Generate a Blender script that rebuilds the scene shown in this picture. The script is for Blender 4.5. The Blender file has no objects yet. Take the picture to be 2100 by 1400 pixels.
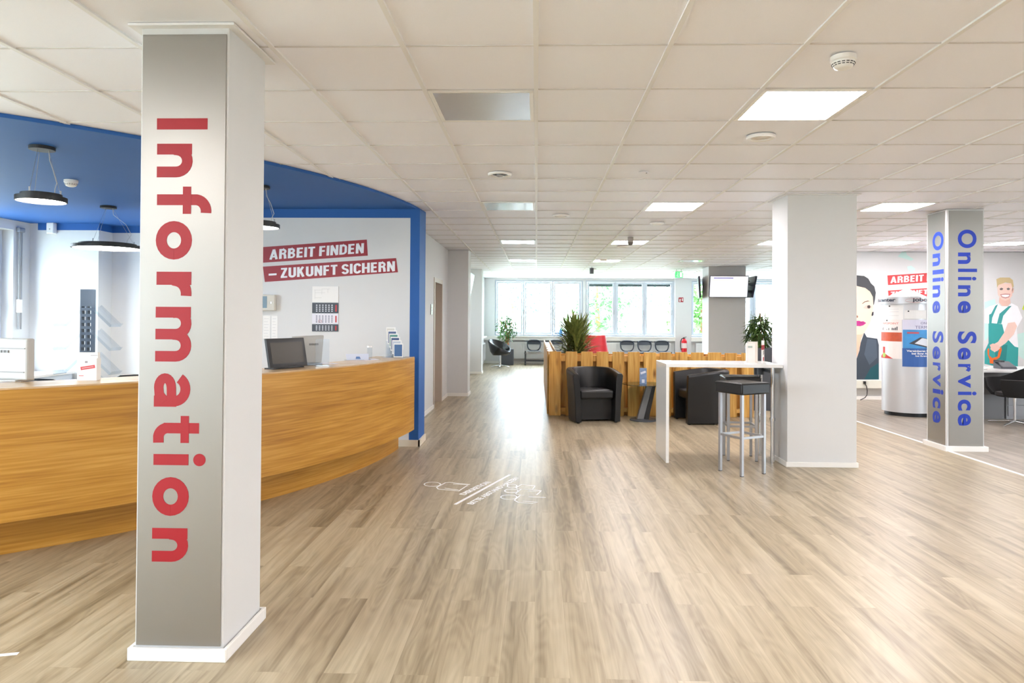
import bpy, bmesh, math, random
from mathutils import Vector, Matrix, Euler
from math import sin, cos, pi, radians as R

# ------------------------------------------------------------------ camera, world, exposure
sc = bpy.context.scene
COL = sc.collection
cam = bpy.data.cameras.new('camera')
cam_ob = bpy.data.objects.new('camera', cam)
COL.objects.link(cam_ob)
cam.sensor_width = 36.0
cam.lens = 1415.2 / 2100 * 36
cam.shift_x = (1050 - 1057.96) / 2100
cam.shift_y = (636.07 - 700) / 2100
cam.clip_start = 0.05
cam.clip_end = 300
cam_ob.matrix_world = (Matrix.Translation((0, 0, 1.5)) @ Matrix.Rotation(0.03011, 4, 'Z')
                       @ Matrix.Rotation(pi / 2 + 0.01009, 4, 'X') @ Matrix.Rotation(0.00604, 4, 'Z'))
sc.camera = cam_ob
sc.view_settings.view_transform = 'Standard'
sc.view_settings.look = 'None'
sc.view_settings.gamma = 1
sc.view_settings.exposure = 2.28
sc.view_settings.use_curve_mapping = False
sc.cycles.use_denoising = True
sc.cycles.max_bounces = 8
sc.cycles.diffuse_bounces = 5
sc.cycles.glossy_bounces = 4
sc.cycles.transmission_bounces = 6
sc.cycles.transparent_max_bounces = 10
sc.cycles.sample_clamp_indirect = 8
sc.cycles.caustics_reflective = False
sc.cycles.caustics_refractive = False

SKY = 5.0        # overcast daylight
LED = 11.5       # ceiling panels
wd = bpy.data.worlds.new('sky')
sc.world = wd
wd.use_nodes = True
bg = wd.node_tree.nodes['Background']
bg.inputs[0].default_value = (0.85, 0.90, 1.0, 1)
bg.inputs[1].default_value = SKY

def portal(loc, rot, sx, sy):
    l = bpy.data.lights.new('daylight_portal', 'AREA')
    l.shape = 'RECTANGLE'; l.size = sx; l.size_y = sy
    l.cycles.is_portal = True
    o = bpy.data.objects.new('daylight_portal', l)
    o.location = loc; o.rotation_euler = rot
    COL.objects.link(o)
portal((-7.3, 0.2, 1.7), (0, -pi / 2, 0), 1.8, 7.2)
portal((3.2, 22.75, 1.85), (-pi / 2, 0, 0), 9.6, 1.8)
portal((-7.3, 8.2, 1.7), (0, -pi / 2, 0), 1.8, 1.7)
portal((11.4, 3.5, 1.75), (0, pi / 2, 0), 1.8, 4.2)

# ------------------------------------------------------------------ materials
def s2l(c):
    return tuple(((v / 255) / 12.92 if v / 255 <= 0.04045 else ((v / 255 + 0.055) / 1.055) ** 2.4) for v in c)
MATS = {}
def mat(name, rgb=(200, 200, 200), rough=0.6, metal=0.0, emit=0.0, ior=1.5, spec=0.5, noise=0.0, nscale=30, bump=0.0, alpha=1.0, coat=0.0, rvar=0.0):
    if name in MATS: return MATS[name]
    m = bpy.data.materials.new(name); m.use_nodes = True
    nt = m.node_tree; b = nt.nodes['Principled BSDF']
    c = s2l(rgb) + (1,)
    b.inputs['Base Color'].default_value = c
    b.inputs['Roughness'].default_value = rough
    b.inputs['Metallic'].default_value = metal
    b.inputs['IOR'].default_value = ior
    b.inputs['Specular IOR Level'].default_value = spec
    b.inputs['Coat Weight'].default_value = coat
    b.inputs['Coat Roughness'].default_value = 0.08
    if emit:
        b.inputs['Emission Color'].default_value = c
        b.inputs['Emission Strength'].default_value = emit
    tc = nt.nodes.new('ShaderNodeTexCoord')
    n = nt.nodes.new('ShaderNodeTexNoise'); n.inputs['Scale'].default_value = nscale; n.inputs['Detail'].default_value = 4
    nt.links.new(tc.outputs['Object'], n.inputs['Vector'])
    if noise:
        mx = nt.nodes.new('ShaderNodeMix'); mx.data_type = 'RGBA'
        mx.inputs[6].default_value = tuple(v * (1 - noise) for v in c[:3]) + (1,)
        mx.inputs[7].default_value = tuple(min(1, v * (1 + noise)) for v in c[:3]) + (1,)
        nt.links.new(n.outputs['Fac'], mx.inputs[0]); nt.links.new(mx.outputs[2], b.inputs['Base Color'])
    if bump:
        bp = nt.nodes.new('ShaderNodeBump'); bp.inputs['Strength'].default_value = bump; bp.inputs['Distance'].default_value = 0.002
        nt.links.new(n.outputs['Fac'], bp.inputs['Height']); nt.links.new(bp.outputs[0], b.inputs['Normal'])
    MATS[name] = m
    return m

def glassmat(name, tint=(240, 246, 246), gloss=0.03, rough=0.02):
    if name in MATS: return MATS[name]
    m = bpy.data.materials.new(name); m.use_nodes = True
    nt = m.node_tree; nt.nodes.clear()
    out = nt.nodes.new('ShaderNodeOutputMaterial')
    tr = nt.nodes.new('ShaderNodeBsdfTransparent'); tr.inputs[0].default_value = s2l(tint) + (1,)
    gl = nt.nodes.new('ShaderNodeBsdfGlossy'); gl.inputs['Roughness'].default_value = rough
    lw = nt.nodes.new('ShaderNodeLayerWeight'); lw.inputs[0].default_value = 0.5
    pw = nt.nodes.new('ShaderNodeMath'); pw.operation = 'POWER'; pw.inputs[1].default_value = 5
    nt.links.new(lw.outputs['Facing'], pw.inputs[0])
    ml = nt.nodes.new('ShaderNodeMath'); ml.operation = 'MULTIPLY_ADD'; ml.inputs[1].default_value = 0.9; ml.inputs[2].default_value = gloss
    nt.links.new(pw.outputs[0], ml.inputs[0])
    ge = nt.nodes.new('ShaderNodeNewGeometry')
    fr = nt.nodes.new('ShaderNodeMath'); fr.operation = 'SUBTRACT'; fr.inputs[0].default_value = 1; nt.links.new(ge.outputs['Backfacing'], fr.inputs[1])
    ad = nt.nodes.new('ShaderNodeMath'); ad.operation = 'MULTIPLY'; ad.use_clamp = True; nt.links.new(fr.outputs[0], ad.inputs[1])
    mx = nt.nodes.new('ShaderNodeMixShader')
    nt.links.new(ml.outputs[0], ad.inputs[0]); nt.links.new(ad.outputs[0], mx.inputs[0])
    nt.links.new(tr.outputs[0], mx.inputs[1]); nt.links.new(gl.outputs[0], mx.inputs[2])
    nt.links.new(mx.outputs[0], out.inputs[0])
    MATS[name] = m
    return m

def woodmat(name, c1, c2, c3, scale, rough=0.45, rand=0.0, knots=False, bump=0.05, big=(0.6, 0.6, 3.0), w=(0.55,0.45)):
    if name in MATS: return MATS[name]
    m = bpy.data.materials.new(name); m.use_nodes = True
    nt = m.node_tree; b = nt.nodes['Principled BSDF']; b.inputs['Roughness'].default_value = rough
    tc = nt.nodes.new('ShaderNodeTexCoord')
    def noise(sc_, det, dist=0.0):
        mp = nt.nodes.new('ShaderNodeMapping'); mp.inputs['Scale'].default_value = sc_
        if rand:
            oi = nt.nodes.new('ShaderNodeObjectInfo'); cm = nt.nodes.new('ShaderNodeCombineXYZ')
            ml = nt.nodes.new('ShaderNodeMath'); ml.operation = 'MULTIPLY'; ml.inputs[1].default_value = 37.0
            nt.links.new(oi.outputs['Random'], ml.inputs[0])
            for k in range(3): nt.links.new(ml.outputs[0], cm.inputs[k])
            nt.links.new(cm.outputs[0], mp.inputs['Location'])
        nt.links.new(tc.outputs['Object'], mp.inputs['Vector'])
        n = nt.nodes.new('ShaderNodeTexNoise'); n.inputs['Scale'].default_value = 1.0
        n.inputs['Detail'].default_value = det; n.inputs['Distortion'].default_value = dist
        nt.links.new(mp.outputs[0], n.inputs['Vector']); return n
    a = noise(scale, 6, 0.3); g = noise(big, 3, 0.6)
    mu = nt.nodes.new('ShaderNodeMath'); mu.operation = 'MULTIPLY'; mu.inputs[1].default_value = w[0]
    mu2 = nt.nodes.new('ShaderNodeMath'); mu2.operation = 'MULTIPLY_ADD'; mu2.inputs[1].default_value = w[1]
    nt.links.new(a.outputs['Fac'], mu.inputs[0]); nt.links.new(g.outputs['Fac'], mu2.inputs[0]); nt.links.new(mu.outputs[0], mu2.inputs[2])
    cr = nt.nodes.new('ShaderNodeValToRGB')
    cr.color_ramp.elements[0].position = 0.34; cr.color_ramp.elements[0].color = s2l(c1) + (1,)
    cr.color_ramp.elements[1].position = 0.66; cr.color_ramp.elements[1].color = s2l(c3) + (1,)
    e = cr.color_ramp.elements.new(0.5); e.color = s2l(c2) + (1,)
    nt.links.new(mu2.outputs[0], cr.inputs[0])
    last = cr.outputs[0]
    if rand:
        oi = nt.nodes.new('ShaderNodeObjectInfo')
        hv = nt.nodes.new('ShaderNodeHueSaturation')
        mr = nt.nodes.new('ShaderNodeMapRange'); mr.inputs[3].default_value = 1 - rand; mr.inputs[4].default_value = 1 + rand * 0.6
        nt.links.new(oi.outputs['Random'], mr.inputs[0]); nt.links.new(mr.outputs[0], hv.inputs['Value'])
        nt.links.new(last, hv.inputs['Color']); last = hv.outputs[0]
    if knots:
        mp = nt.nodes.new('ShaderNodeMapping'); mp.inputs['Scale'].default_value = (5, 5, 1.7)
        nt.links.new(tc.outputs['Object'], mp.inputs['Vector'])
        v = nt.nodes.new('ShaderNodeTexVoronoi'); v.inputs['Scale'].default_value = 1.0
        nt.links.new(mp.outputs[0], v.inputs['Vector'])
        kr = nt.nodes.new('ShaderNodeValToRGB'); kr.color_ramp.elements[0].position = 0.05; kr.color_ramp.elements[0].color = (0.35, 0.22, 0.14, 1)
        kr.color_ramp.elements[1].position = 0.17; kr.color_ramp.elements[1].color = (1, 1, 1, 1)
        nt.links.new(v.outputs['Distance'], kr.inputs[0])
        mm = nt.nodes.new('ShaderNodeMix'); mm.data_type = 'RGBA'; mm.blend_type = 'MULTIPLY'; mm.inputs[0].default_value = 1
        nt.links.new(last, mm.inputs[6]); nt.links.new(kr.outputs[0], mm.inputs[7]); last = mm.outputs[2]
    nt.links.new(last, b.inputs['Base Color'])
    if bump:
        bp = nt.nodes.new('ShaderNodeBump'); bp.inputs['Strength'].default_value = bump; bp.inputs['Distance'].default_value = 0.003
        nt.links.new(a.outputs['Fac'], bp.inputs['Height']); nt.links.new(bp.outputs[0], b.inputs['Normal'])
    MATS[name] = m
    return m

def floormat(name, dark, mid, light, rough):
    m = bpy.data.materials.new(name); m.use_nodes = True
    nt = m.node_tree; b = nt.nodes['Principled BSDF']
    tc = nt.nodes.new('ShaderNodeTexCoord')
    sw = nt.nodes.new('ShaderNodeMapping'); sw.inputs['Rotation'].default_value = (0, 0, R(90))
    nt.links.new(tc.outputs['Object'], sw.inputs['Vector'])
    br = nt.nodes.new('ShaderNodeTexBrick')
    br.offset = 0.37; br.offset_frequency = 2
    br.inputs['Scale'].default_value = 1.0; br.inputs['Brick Width'].default_value = 1.22; br.inputs['Row Height'].default_value = 0.148
    br.inputs['Mortar Size'].default_value = 0.0008; br.inputs['Mortar Smooth'].default_value = 0.3
    br.inputs['Color1'].default_value = (0, 0, 0, 1); br.inputs['Color2'].default_value = (1, 1, 1, 1); br.inputs['Mortar'].default_value = (0.2, 0.2, 0.2, 1)
    nt.links.new(sw.outputs[0], br.inputs['Vector'])
    # shift each plank's grain by its own random value
    sh = nt.nodes.new('ShaderNodeVectorMath'); sh.operation = 'MULTIPLY_ADD'
    sh.inputs[1].default_value = (7.3, 31.7, 13.1)
    nt.links.new(br.outputs['Color'], sh.inputs[0]); nt.links.new(tc.outputs['Object'], sh.inputs[2])
    def noise(scl, det, dist):
        mp = nt.nodes.new('ShaderNodeMapping'); mp.inputs['Scale'].default_value = scl
        nt.links.new(sh.outputs[0], mp.inputs['Vector'])
        n = nt.nodes.new('ShaderNodeTexNoise'); n.inputs['Scale'].default_value = 1; n.inputs['Detail'].default_value = det
        n.inputs['Distortion'].default_value = dist; nt.links.new(mp.outputs[0], n.inputs['Vector']); return n
    streak = noise((15, 0.55, 1), 5, 0.4)
    fine = noise((110, 3.0, 1), 5, 0.3)
    # cathedral figure: rings of a stretched low noise
    low = noise((5.0, 0.9, 1), 2, 0.2)
    mu = nt.nodes.new('ShaderNodeMath'); mu.operation = 'MULTIPLY'; mu.inputs[1].default_value = 85
    sn = nt.nodes.new('ShaderNodeMath'); sn.operation = 'SINE'
    nt.links.new(low.outputs['Fac'], mu.inputs[0]); nt.links.new(mu.outputs[0], sn.inputs[0])
    def madd(a, k, c):
        n = nt.nodes.new('ShaderNodeMath'); n.operation = 'MULTIPLY_ADD'; n.inputs[1].default_value = k
        nt.links.new(a, n.inputs[0])
        if isinstance(c, float): n.inputs[2].default_value = c
        else: nt.links.new(c, n.inputs[2])
        return n.outputs[0]
    f = madd(streak.outputs['Fac'], 0.70, 0.05)
    f = madd(fine.outputs['Fac'], 0.22, f)
    f = madd(sn.outputs[0], 0.028, f)
    f = madd(br.outputs['Color'], 0.10, f)
    cr = nt.nodes.new('ShaderNodeValToRGB')
    cr.color_ramp.elements[0].position = 0.36; cr.color_ramp.elements[0].color = s2l(dark) + (1,)
    cr.color_ramp.elements[1].position = 0.74; cr.color_ramp.elements[1].color = s2l(light) + (1,)
    e = cr.color_ramp.elements.new(0.54); e.color = s2l(mid) + (1,)
    nt.links.new(f, cr.inputs[0])
    nt.links.new(cr.outputs[0], b.inputs['Base Color'])
    rr = madd(fine.outputs['Fac'], 0.16, rough)
    nt.links.new(rr, b.inputs['Roughness'])
    bp = nt.nodes.new('ShaderNodeBump'); bp.inputs['Strength'].default_value = 0.22; bp.inputs['Distance'].default_value = 0.0012
    nt.links.new(fine.outputs['Fac'], bp.inputs['Height']); nt.links.new(bp.outputs[0], b.inputs['Normal'])
    MATS[name] = m
    return m

floor_m = floormat('oak vinyl planks', (120, 105, 80), (163, 147, 120), (190, 176, 149), 0.27)
floor2_m = floormat('grey oak vinyl planks', (122, 112, 99), (156, 145, 131), (178, 167, 153), 0.27)
white = mat('white wall paint', (218, 219, 220), 0.7, noise=0.012, nscale=8, bump=0.05)
colw = mat('white column paint', (214, 214, 214), 0.6, noise=0.012, nscale=10, bump=0.08)
plint = mat('white plinth', (240, 238, 234), 0.45)
tile_m = mat('mineral fibre ceiling tile', (243, 244, 251), 0.5, noise=0.03, nscale=260, bump=0.25)
grid_m = mat('white ceiling grid', (232, 231, 230), 0.45)
blue_m = mat('blue paint', (32, 92, 166), 0.65, noise=0.03, nscale=6)
alu_m = mat('brushed aluminium', (164, 160, 154), 0.40, metal=1.0, noise=0.02, nscale=300)
red_m = mat('red vinyl lettering', (160, 4, 24), 0.5)
bluet_m = mat('blue vinyl lettering', (2, 48, 168), 0.45)
oak_m = woodmat('oak veneer', (160, 106, 32), (188, 134, 48), (208, 156, 72), (2.0, 2.0, 70), rough=0.42, big=(0.9, 0.9, 9))
oaktop_m = woodmat('oak veneer top', (190, 152, 108), (206, 172, 130), (216, 186, 148), (6, 6, 6), rough=0.25)
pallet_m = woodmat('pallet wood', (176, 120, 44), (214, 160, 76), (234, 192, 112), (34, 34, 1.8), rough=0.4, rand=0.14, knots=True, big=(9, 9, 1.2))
leather = mat('black leather', (15, 14, 15), 0.40, bump=0.12, nscale=120)
blackp = mat('black plastic', (24, 25, 28), 0.35)
greyp = mat('dark grey plastic', (72, 76, 82), 0.4)
chrome = mat('chrome', (215, 217, 220), 0.12, metal=1.0)
silver = mat('silver lacquered steel', (176, 178, 182), 0.32, metal=0.7)
gloss_w = mat('white gloss laminate', (240, 239, 237), 0.12)
paper = mat('white paper', (240, 239, 238), 0.7)
pvc = mat('white window profile', (200, 207, 218), 0.35)
glass = glassmat('window glass')
acryl = glassmat('clear acrylic', (244, 247, 250), 0.10, 0.06)
tglass = glassmat('table glass', (150, 175, 172), 0.10, 0.02)
leaf_m = mat('dark green leaf', (66, 92, 38), 0.4, noise=0.35, nscale=14)
leafv_m = mat('striped leaf', (126, 138, 76), 0.38, noise=0.55, nscale=20)
leaf2_m = mat('fresh green leaf', (78, 122, 60), 0.4, noise=0.35, nscale=14)
bark_m = mat('bark', (150, 108, 76), 0.8, noise=0.2, nscale=40)

# ------------------------------------------------------------------ mesh helpers
class MB:
    def __init__(s): s.v = []; s.f = []; s.mi = []; s.M = Matrix.Identity(4); s.k = 0
    def add(s, vs, fs):
        o = len(s.v)
        s.v += [tuple(s.M @ Vector(v)) for v in vs]
        s.f += [tuple(i + o for i in f) for f in fs]; s.mi += [s.k] * len(fs)
        return s
    def box(s, x0, x1, y0, y1, z0, z1):
        vs = [(x, y, z) for z in (z0, z1) for y in (y0, y1) for x in (x0, x1)]
        return s.add(vs, [(0, 2, 3, 1), (4, 5, 7, 6), (0, 1, 5, 4), (1, 3, 7, 5), (3, 2, 6, 7), (2, 0, 4, 6)])
    def prism(s, poly, z0, z1):
        n = len(poly)
        a = sum(poly[i][0] * poly[(i + 1) % n][1] - poly[(i + 1) % n][0] * poly[i][1] for i in range(n))
        if a < 0: poly = poly[::-1]
        vs = [(x, y, z0) for x, y in poly] + [(x, y, z1) for x, y in poly]
        return s.add(vs, [tuple(range(n))[::-1], tuple(range(n, 2 * n))] + [(i, (i + 1) % n, n + (i + 1) % n, n + i) for i in range(n)])
    def cyl(s, c, r, z0, z1, n=24, r1=None):
        return s.lathe([(r, z0), (r if r1 is None else r1, z1)], n, c)
    def lathe(s, prof, n=24, c=(0, 0), caps=True):
        vs = []; fs = []
        for r, z in prof:
            vs += [(c[0] + r * cos(2 * pi * k / n), c[1] + r * sin(2 * pi * k / n), z) for k in range(n)]
        for j in range(len(prof) - 1):
            fs += [(j * n + k, j * n + (k + 1) % n, (j + 1) * n + (k + 1) % n, (j + 1) * n + k) for k in range(n)]
        if caps:
            fs.append(tuple(range(n))[::-1]); m = (len(prof) - 1) * n; fs.append(tuple(range(m, m + n)))
        return s.add(vs, fs)
    def tube(s, path, r, n=8, closed=False, caps=True):
        P = [Vector(p) for p in path]; m = len(P); rs = r if isinstance(r, (list, tuple)) else [r] * m
        vs = []; fs = []; up = None
        for i, p in enumerate(P):
            a = P[(i - 1) % m] if (closed or i > 0) else p; b = P[(i + 1) % m] if (closed or i < m - 1) else p
            d = (b - a).normalized()
            if up is None: up = Vector((0, 0, 1)) if abs(d.z) < 0.9 else Vector((1, 0, 0))
            x = d.cross(up)
            if x.length < 1e-6: x = d.orthogonal()
            x.normalize(); y = d.cross(x).normalized(); up = -y if (-y).dot(up) > 0 else y
            y = up
            vs += [tuple(p + rs[i] * (cos(2 * pi * k / n) * x + sin(2 * pi * k / n) * y)) for k in range(n)]
        rng = m if closed else m - 1
        for j in range(rng):
            jn = (j + 1) % m
            fs += [(j * n + k, j * n + (k + 1) % n, jn * n + (k + 1) % n, jn * n + k) for k in range(n)]
        if not closed and caps: fs.append(tuple(range(n))[::-1]); fs.append(tuple(range((m - 1) * n, m * n)))
        return s.add(vs, fs)
    def bar(s, a, b, w, h=None):
        h = h or w; a = Vector(a); b = Vector(b); d = (b - a).normalized()
        up = Vector((0, 0, 1)) if abs(d.z) < 0.95 else Vector((0, 1, 0))
        x = d.cross(up).normalized(); y = x.cross(d).normalized()
        vs = [tuple(p + sx * x * w / 2 + sy * y * h / 2) for p in (a, b) for sx, sy in ((-1, -1), (1, -1), (1, 1), (-1, 1))]
        return s.add(vs, [(0, 1, 2, 3), (7, 6, 5, 4), (0, 4, 5, 1), (1, 5, 6, 2), (2, 6, 7, 3), (3, 7, 4, 0)])
    def build(s, name, m, parent=None, bevel=0.0, smooth=False, sub=0, loc=None, rz=None, seg=2):
        me = bpy.data.meshes.new(name); me.from_pydata(s.v, [], s.f)
        ms = m if isinstance(m, (list, tuple)) else [m]
        for q in ms: me.materials.append(q)
        for p, k in zip(me.polygons, s.mi): p.material_index = min(k, len(ms) - 1)
        bm = bmesh.new(); bm.from_mesh(me); bmesh.ops.recalc_face_normals(bm, faces=bm.faces); bm.to_mesh(me); bm.free()
        if smooth:
            for p in me.polygons: p.use_smooth = True
        me.update()
        o = bpy.data.objects.new(name, me); COL.objects.link(o)
        if smooth and not sub:
            try: me.set_sharp_from_angle(angle=R(40))
            except Exception: pass
        if bevel:
            b = o.modifiers.new('bevel', 'BEVEL'); b.width = bevel; b.segments = seg; b.limit_method = 'ANGLE'
        if sub:
            q = o.modifiers.new('sub', 'SUBSURF'); q.levels = sub; q.render_levels = sub
        if parent: o.parent = parent
        if loc is not None: o.location = loc
        if rz is not None: o.rotation_euler = (0, 0, rz)
        return o

def tag(o, label, cat, group=None, kind=None):
    if label: o['label'] = label
    if cat: o['category'] = cat
    if group: o['group'] = group
    if kind: o['kind'] = kind
    return o
def thing(name, label, cat, loc=(0, 0, 0), rz=0, group=None):
    o = bpy.data.objects.new(name, None); o.empty_display_size = 0.1; COL.objects.link(o)
    o.location = loc; o.rotation_euler = (0, 0, rz)
    return tag(o, label, cat, group)
def struct(o, label=None):
    o['kind'] = 'structure'
    if label: o['label'] = label
    return o
def kids(o): return [c for c in bpy.data.objects if c.parent == o]
def dup(root, label, loc=None, rz=None, group=None):
    def cp(o, par):
        c = o.copy(); COL.objects.link(c)
        if par: c.parent = par
        for ch in kids(o): cp(ch, c)
        return c
    c = cp(root, None)
    if loc is not None: c.location = loc
    if rz is not None: c.rotation_euler = (0, 0, rz)
    c['label'] = label
    if group: c['group'] = group
    return c

GC = {}
def glyphs(text, bold=0.0, space=1.0):
    key = (text, bold, space)
    if key in GC: return GC[key]
    cu = bpy.data.curves.new('txt', 'FONT'); cu.body = text; cu.size = 1; cu.offset = bold; cu.extrude = 0.0; cu.resolution_u = 6; cu.space_character = space
    ob = bpy.data.objects.new('txt', cu); COL.objects.link(ob)
    dg = bpy.context.evaluated_depsgraph_get(); dg.update()
    me = bpy.data.meshes.new_from_object(ob.evaluated_get(dg))
    vs = [tuple(v.co) for v in me.vertices]; fs = [tuple(p.vertices) for p in me.polygons]
    bpy.data.objects.remove(ob); bpy.data.curves.remove(cu); bpy.data.meshes.remove(me)
    xs = [v[0] for v in vs]; ys = [v[1] for v in vs]
    x0, x1, y0, y1 = min(xs), max(xs), min(ys), max(ys)
    GC[key] = ([((v[0] - x0) / (x1 - x0), (v[1] - y0) / (y1 - y0)) for v in vs], fs)
    return GC[key]
def put_text(mb, text, o, u, v, n, bold=0.0, th=0.0006, fn=None, space=1.0):
    """letters filling the parallelogram o, o+u, o+v, raised by th along n (fn maps (s,t,h) to a point instead)"""
    g, fs = glyphs(text, bold, space)
    if fn is None:
        o = Vector(o); u = Vector(u); v = Vector(v); n = Vector(n)
        fn = lambda s, t, h: o + u * s + v * t + n * h
    k = len(g)
    top = [tuple(fn(a, b, th)) for a, b in g]; bot = [tuple(fn(a, b, 0)) for a, b in g]
    ed = {}
    for f in fs:
        for i in range(len(f)):
            a, b = f[i], f[(i + 1) % len(f)]
            ed[(a, b)] = ed.get((a, b), 0) + 1
    side = [(a, b, b + k, a + k) for (a, b) in ed if (b, a) not in ed]
    mb.add(top + bot, list(fs) + side)
def poly_xz(mb, pts, y0, y1):
    n = len(pts)
    vs = [(p[0], y0, p[1]) for p in pts] + [(p[0], y1, p[1]) for p in pts]
    mb.add(vs, [tuple(range(n)), tuple(range(n, 2 * n))[::-1]] + [(i, (i + 1) % n, n + (i + 1) % n, n + i) for i in range(n)])
# ---- stroke built letters (heavy sans faces of the signs)
def arcp(cx, cy, rx, ry, a0, a1, n=12): return [(cx + rx * cos(R(a0 + (a1 - a0) * k / n)), cy + ry * sin(R(a0 + (a1 - a0) * k / n))) for k in range(n + 1)]
def stroke_quads(pts, w, closed=False):
    P_ = [Vector(p) for p in pts]; n = len(P_); out = []; L_ = []; R_ = []
    for i in range(n):
        a = P_[(i - 1) % n] if (closed or i) else None; b_ = P_[(i + 1) % n] if (closed or i < n - 1) else None
        d1 = (P_[i] - a).normalized() if a is not None else None; d2 = (b_ - P_[i]).normalized() if b_ is not None else None
        d = ((d1 + d2) if (d1 is not None and d2 is not None) else (d1 if d2 is None else d2)).normalized()
        k = 1.0
        if d1 is not None and d2 is not None: k = 1 / max(.5, d.dot(d1))
        nn = Vector((-d.y, d.x)) * w / 2 * k; L_.append(P_[i] + nn); R_.append(P_[i] - nn)
    for i in range(n if closed else n - 1):
        j = (i + 1) % n; out.append([tuple(q) for q in (R_[i], R_[j], L_[j], L_[i])])
    return out
def G(*strokes):
    q = []
    for s in strokes: q += stroke_quads(s[0], s[1], len(s) > 2)
    return q
LOW = {
 'I': G(([(11.5, 0), (11.5, 104)], 23)),
 'n': G(([(11, 0), (11, 73)], 22), ([(12, 36)] + arcp(35, 40, 22.5, 23.5, 175, 0) + [(57.5, 0)], 22)),
 'f': G(([(26, 0), (26, 82)] + arcp(49, 80, 23, 21.5, 170, 82, 8), 21.5), ([(0, 62), (54, 62)], 17)),
 'o': G((arcp(39.5, 37, 28, 26.5, 0, 345, 23), 22.5, 1)),
 'r': G(([(11, 0), (11, 73)], 22), ([(12, 34)] + arcp(37, 38, 24, 24.5, 172, 82, 8), 22)),
 'm': G(([(11, 0), (11, 73)], 22), ([(12, 36)] + arcp(33.5, 42, 22, 21.5, 175, 0) + [(55.5, 0)], 21.5), ([(56, 36)] + arcp(78.5, 42, 22, 21.5, 175, 0) + [(100.5, 0)], 21.5)),
 'a': G(([(57, 0), (57, 46)], 22), (arcp(33, 42, 24, 22, 0, 152, 12), 20), ([(57, 36), (31, 35.5)] + arcp(30, 22.5, 18.5, 12.8, 95, 270, 12) + [(44, 11), (57, 22)], 19)),
 't': G(([(25, 94), (25, 26)] + arcp(45, 29, 20, 19, 190, 262, 8) + [(55, 10.5)], 21.5), ([(0, 64.5), (55, 64.5)], 17)),
 'i': G(([(12.7, 0), (12.7, 72)], 22.5), (arcp(12.7, 94.5, 6.3, 6.3, 0, 345, 23), 12.7, 1)),
}
def bar_(y, a=.1, b_=.47): return ([(a, y), (b_, y)], .17)
ST = ([(.1, 0), (.1, 1)], .205)
CAP = {
 'A': (.66, G(([(.10, 0), (.33, 1)], .19), ([(.33, 1), (.56, 0)], .19), ([(.2, .27), (.46, .27)], .15), ([(.26, .93), (.40, .93)], .14))),
 'R': (.58, G(ST, ([(.1, .915), (.28, .915)] + arcp(.28, .715, .18, .2, 90, -90, 10) + [(.1, .515)], .17), ([(.36, .53), (.44, .35), (.47, 0)], .195))),
 'B': (.58, G(ST, ([(.1, .915), (.27, .915)] + arcp(.27, .73, .17, .185, 90, -90, 10) + [(.1, .54)], .17), ([(.1, .5), (.29, .5)] + arcp(.29, .29, .18, .205, 90, -90, 10) + [(.1, .085)], .17))),
 'E': (.50, G(ST, bar_(.915, .1, .46), bar_(.51, .1, .43), bar_(.085, .1, .46))),
 'F': (.48, G(ST, bar_(.915, .1, .45), bar_(.5, .1, .42))),
 'I': (.20, G(ST)),
 'T': (.52, G(([(.26, 0), (.26, 1)], .205), bar_(.915, 0, .52))),
 'N': (.60, G(ST, ([(.5, 0), (.5, 1)], .205), ([(.09, 1), (.51, 0)], .19))),
 'D': (.58, G(ST, ([(.1, .915), (.26, .915)] + arcp(.26, .70, .22, .215, 90, 0, 8) + arcp(.26, .30, .22, .215, 0, -90, 8) + [(.1, .085)], .175))),
 'Z': (.52, G(bar_(.915, .02, .50), bar_(.085, .0, .51), ([(.41, .9), (.09, .1)], .2))),
 'U': (.58, G(([(.1, 1), (.1, .3)] + arcp(.29, .27, .19, .185, 180, 360, 12) + [(.48, 1)], .205))),
 'K': (.60, G(ST, ([(.14, .42), (.46, 1)], .2), ([(.25, .6), (.49, 0)], .2))),
 'S': (.56, G((arcp(.28, .715, .18, .20, 10, 230, 14) + arcp(.28, .285, .19, .20, 50, -168, 14), .185))),
 'C': (.56, G((arcp(.29, .70, .19, .215, 5, 180, 10) + arcp(.29, .30, .19, .215, 180, 355, 10), .2))),
 'H': (.60, G(ST, ([(.5, 0), (.5, 1)], .205), bar_(.5, .1, .5))),
}
def put_quads(m, quads, o, u, v, n, th=.0006):
    xs = [p[0] for q in quads for p in q]; ys = [p[1] for q in quads for p in q]
    x0, x1, y0, y1 = min(xs), max(xs), min(ys), max(ys)
    o = Vector(o); u = Vector(u); v = Vector(v); n = Vector(n)
    for i, q in enumerate(quads):
        P_ = [o + u * ((a - x0) / (x1 - x0)) + v * ((b_ - y0) / (y1 - y0)) for a, b_ in q]
        h = th * (1 + .8 * i / len(quads))
        m.add([tuple(p + n * h) for p in P_] + [tuple(p) for p in P_], [(0, 1, 2, 3), (7, 6, 5, 4), (0, 4, 5, 1), (1, 5, 6, 2), (2, 6, 7, 3), (3, 7, 4, 0)])
def cap_text(s):
    out = []; x = 0
    for c in s:
        if c == ' ': x += .24; continue
        w, qs = CAP[c]; out += [[(a + x, b_) for a, b_ in q] for q in qs]; x += w + .085
    return out
def wmb(t):
    m = MB(); m.M = (Matrix.Translation(t.location) @ Matrix.Rotation(t.rotation_euler.z, 4, 'Z')).inverted(); return m

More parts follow.
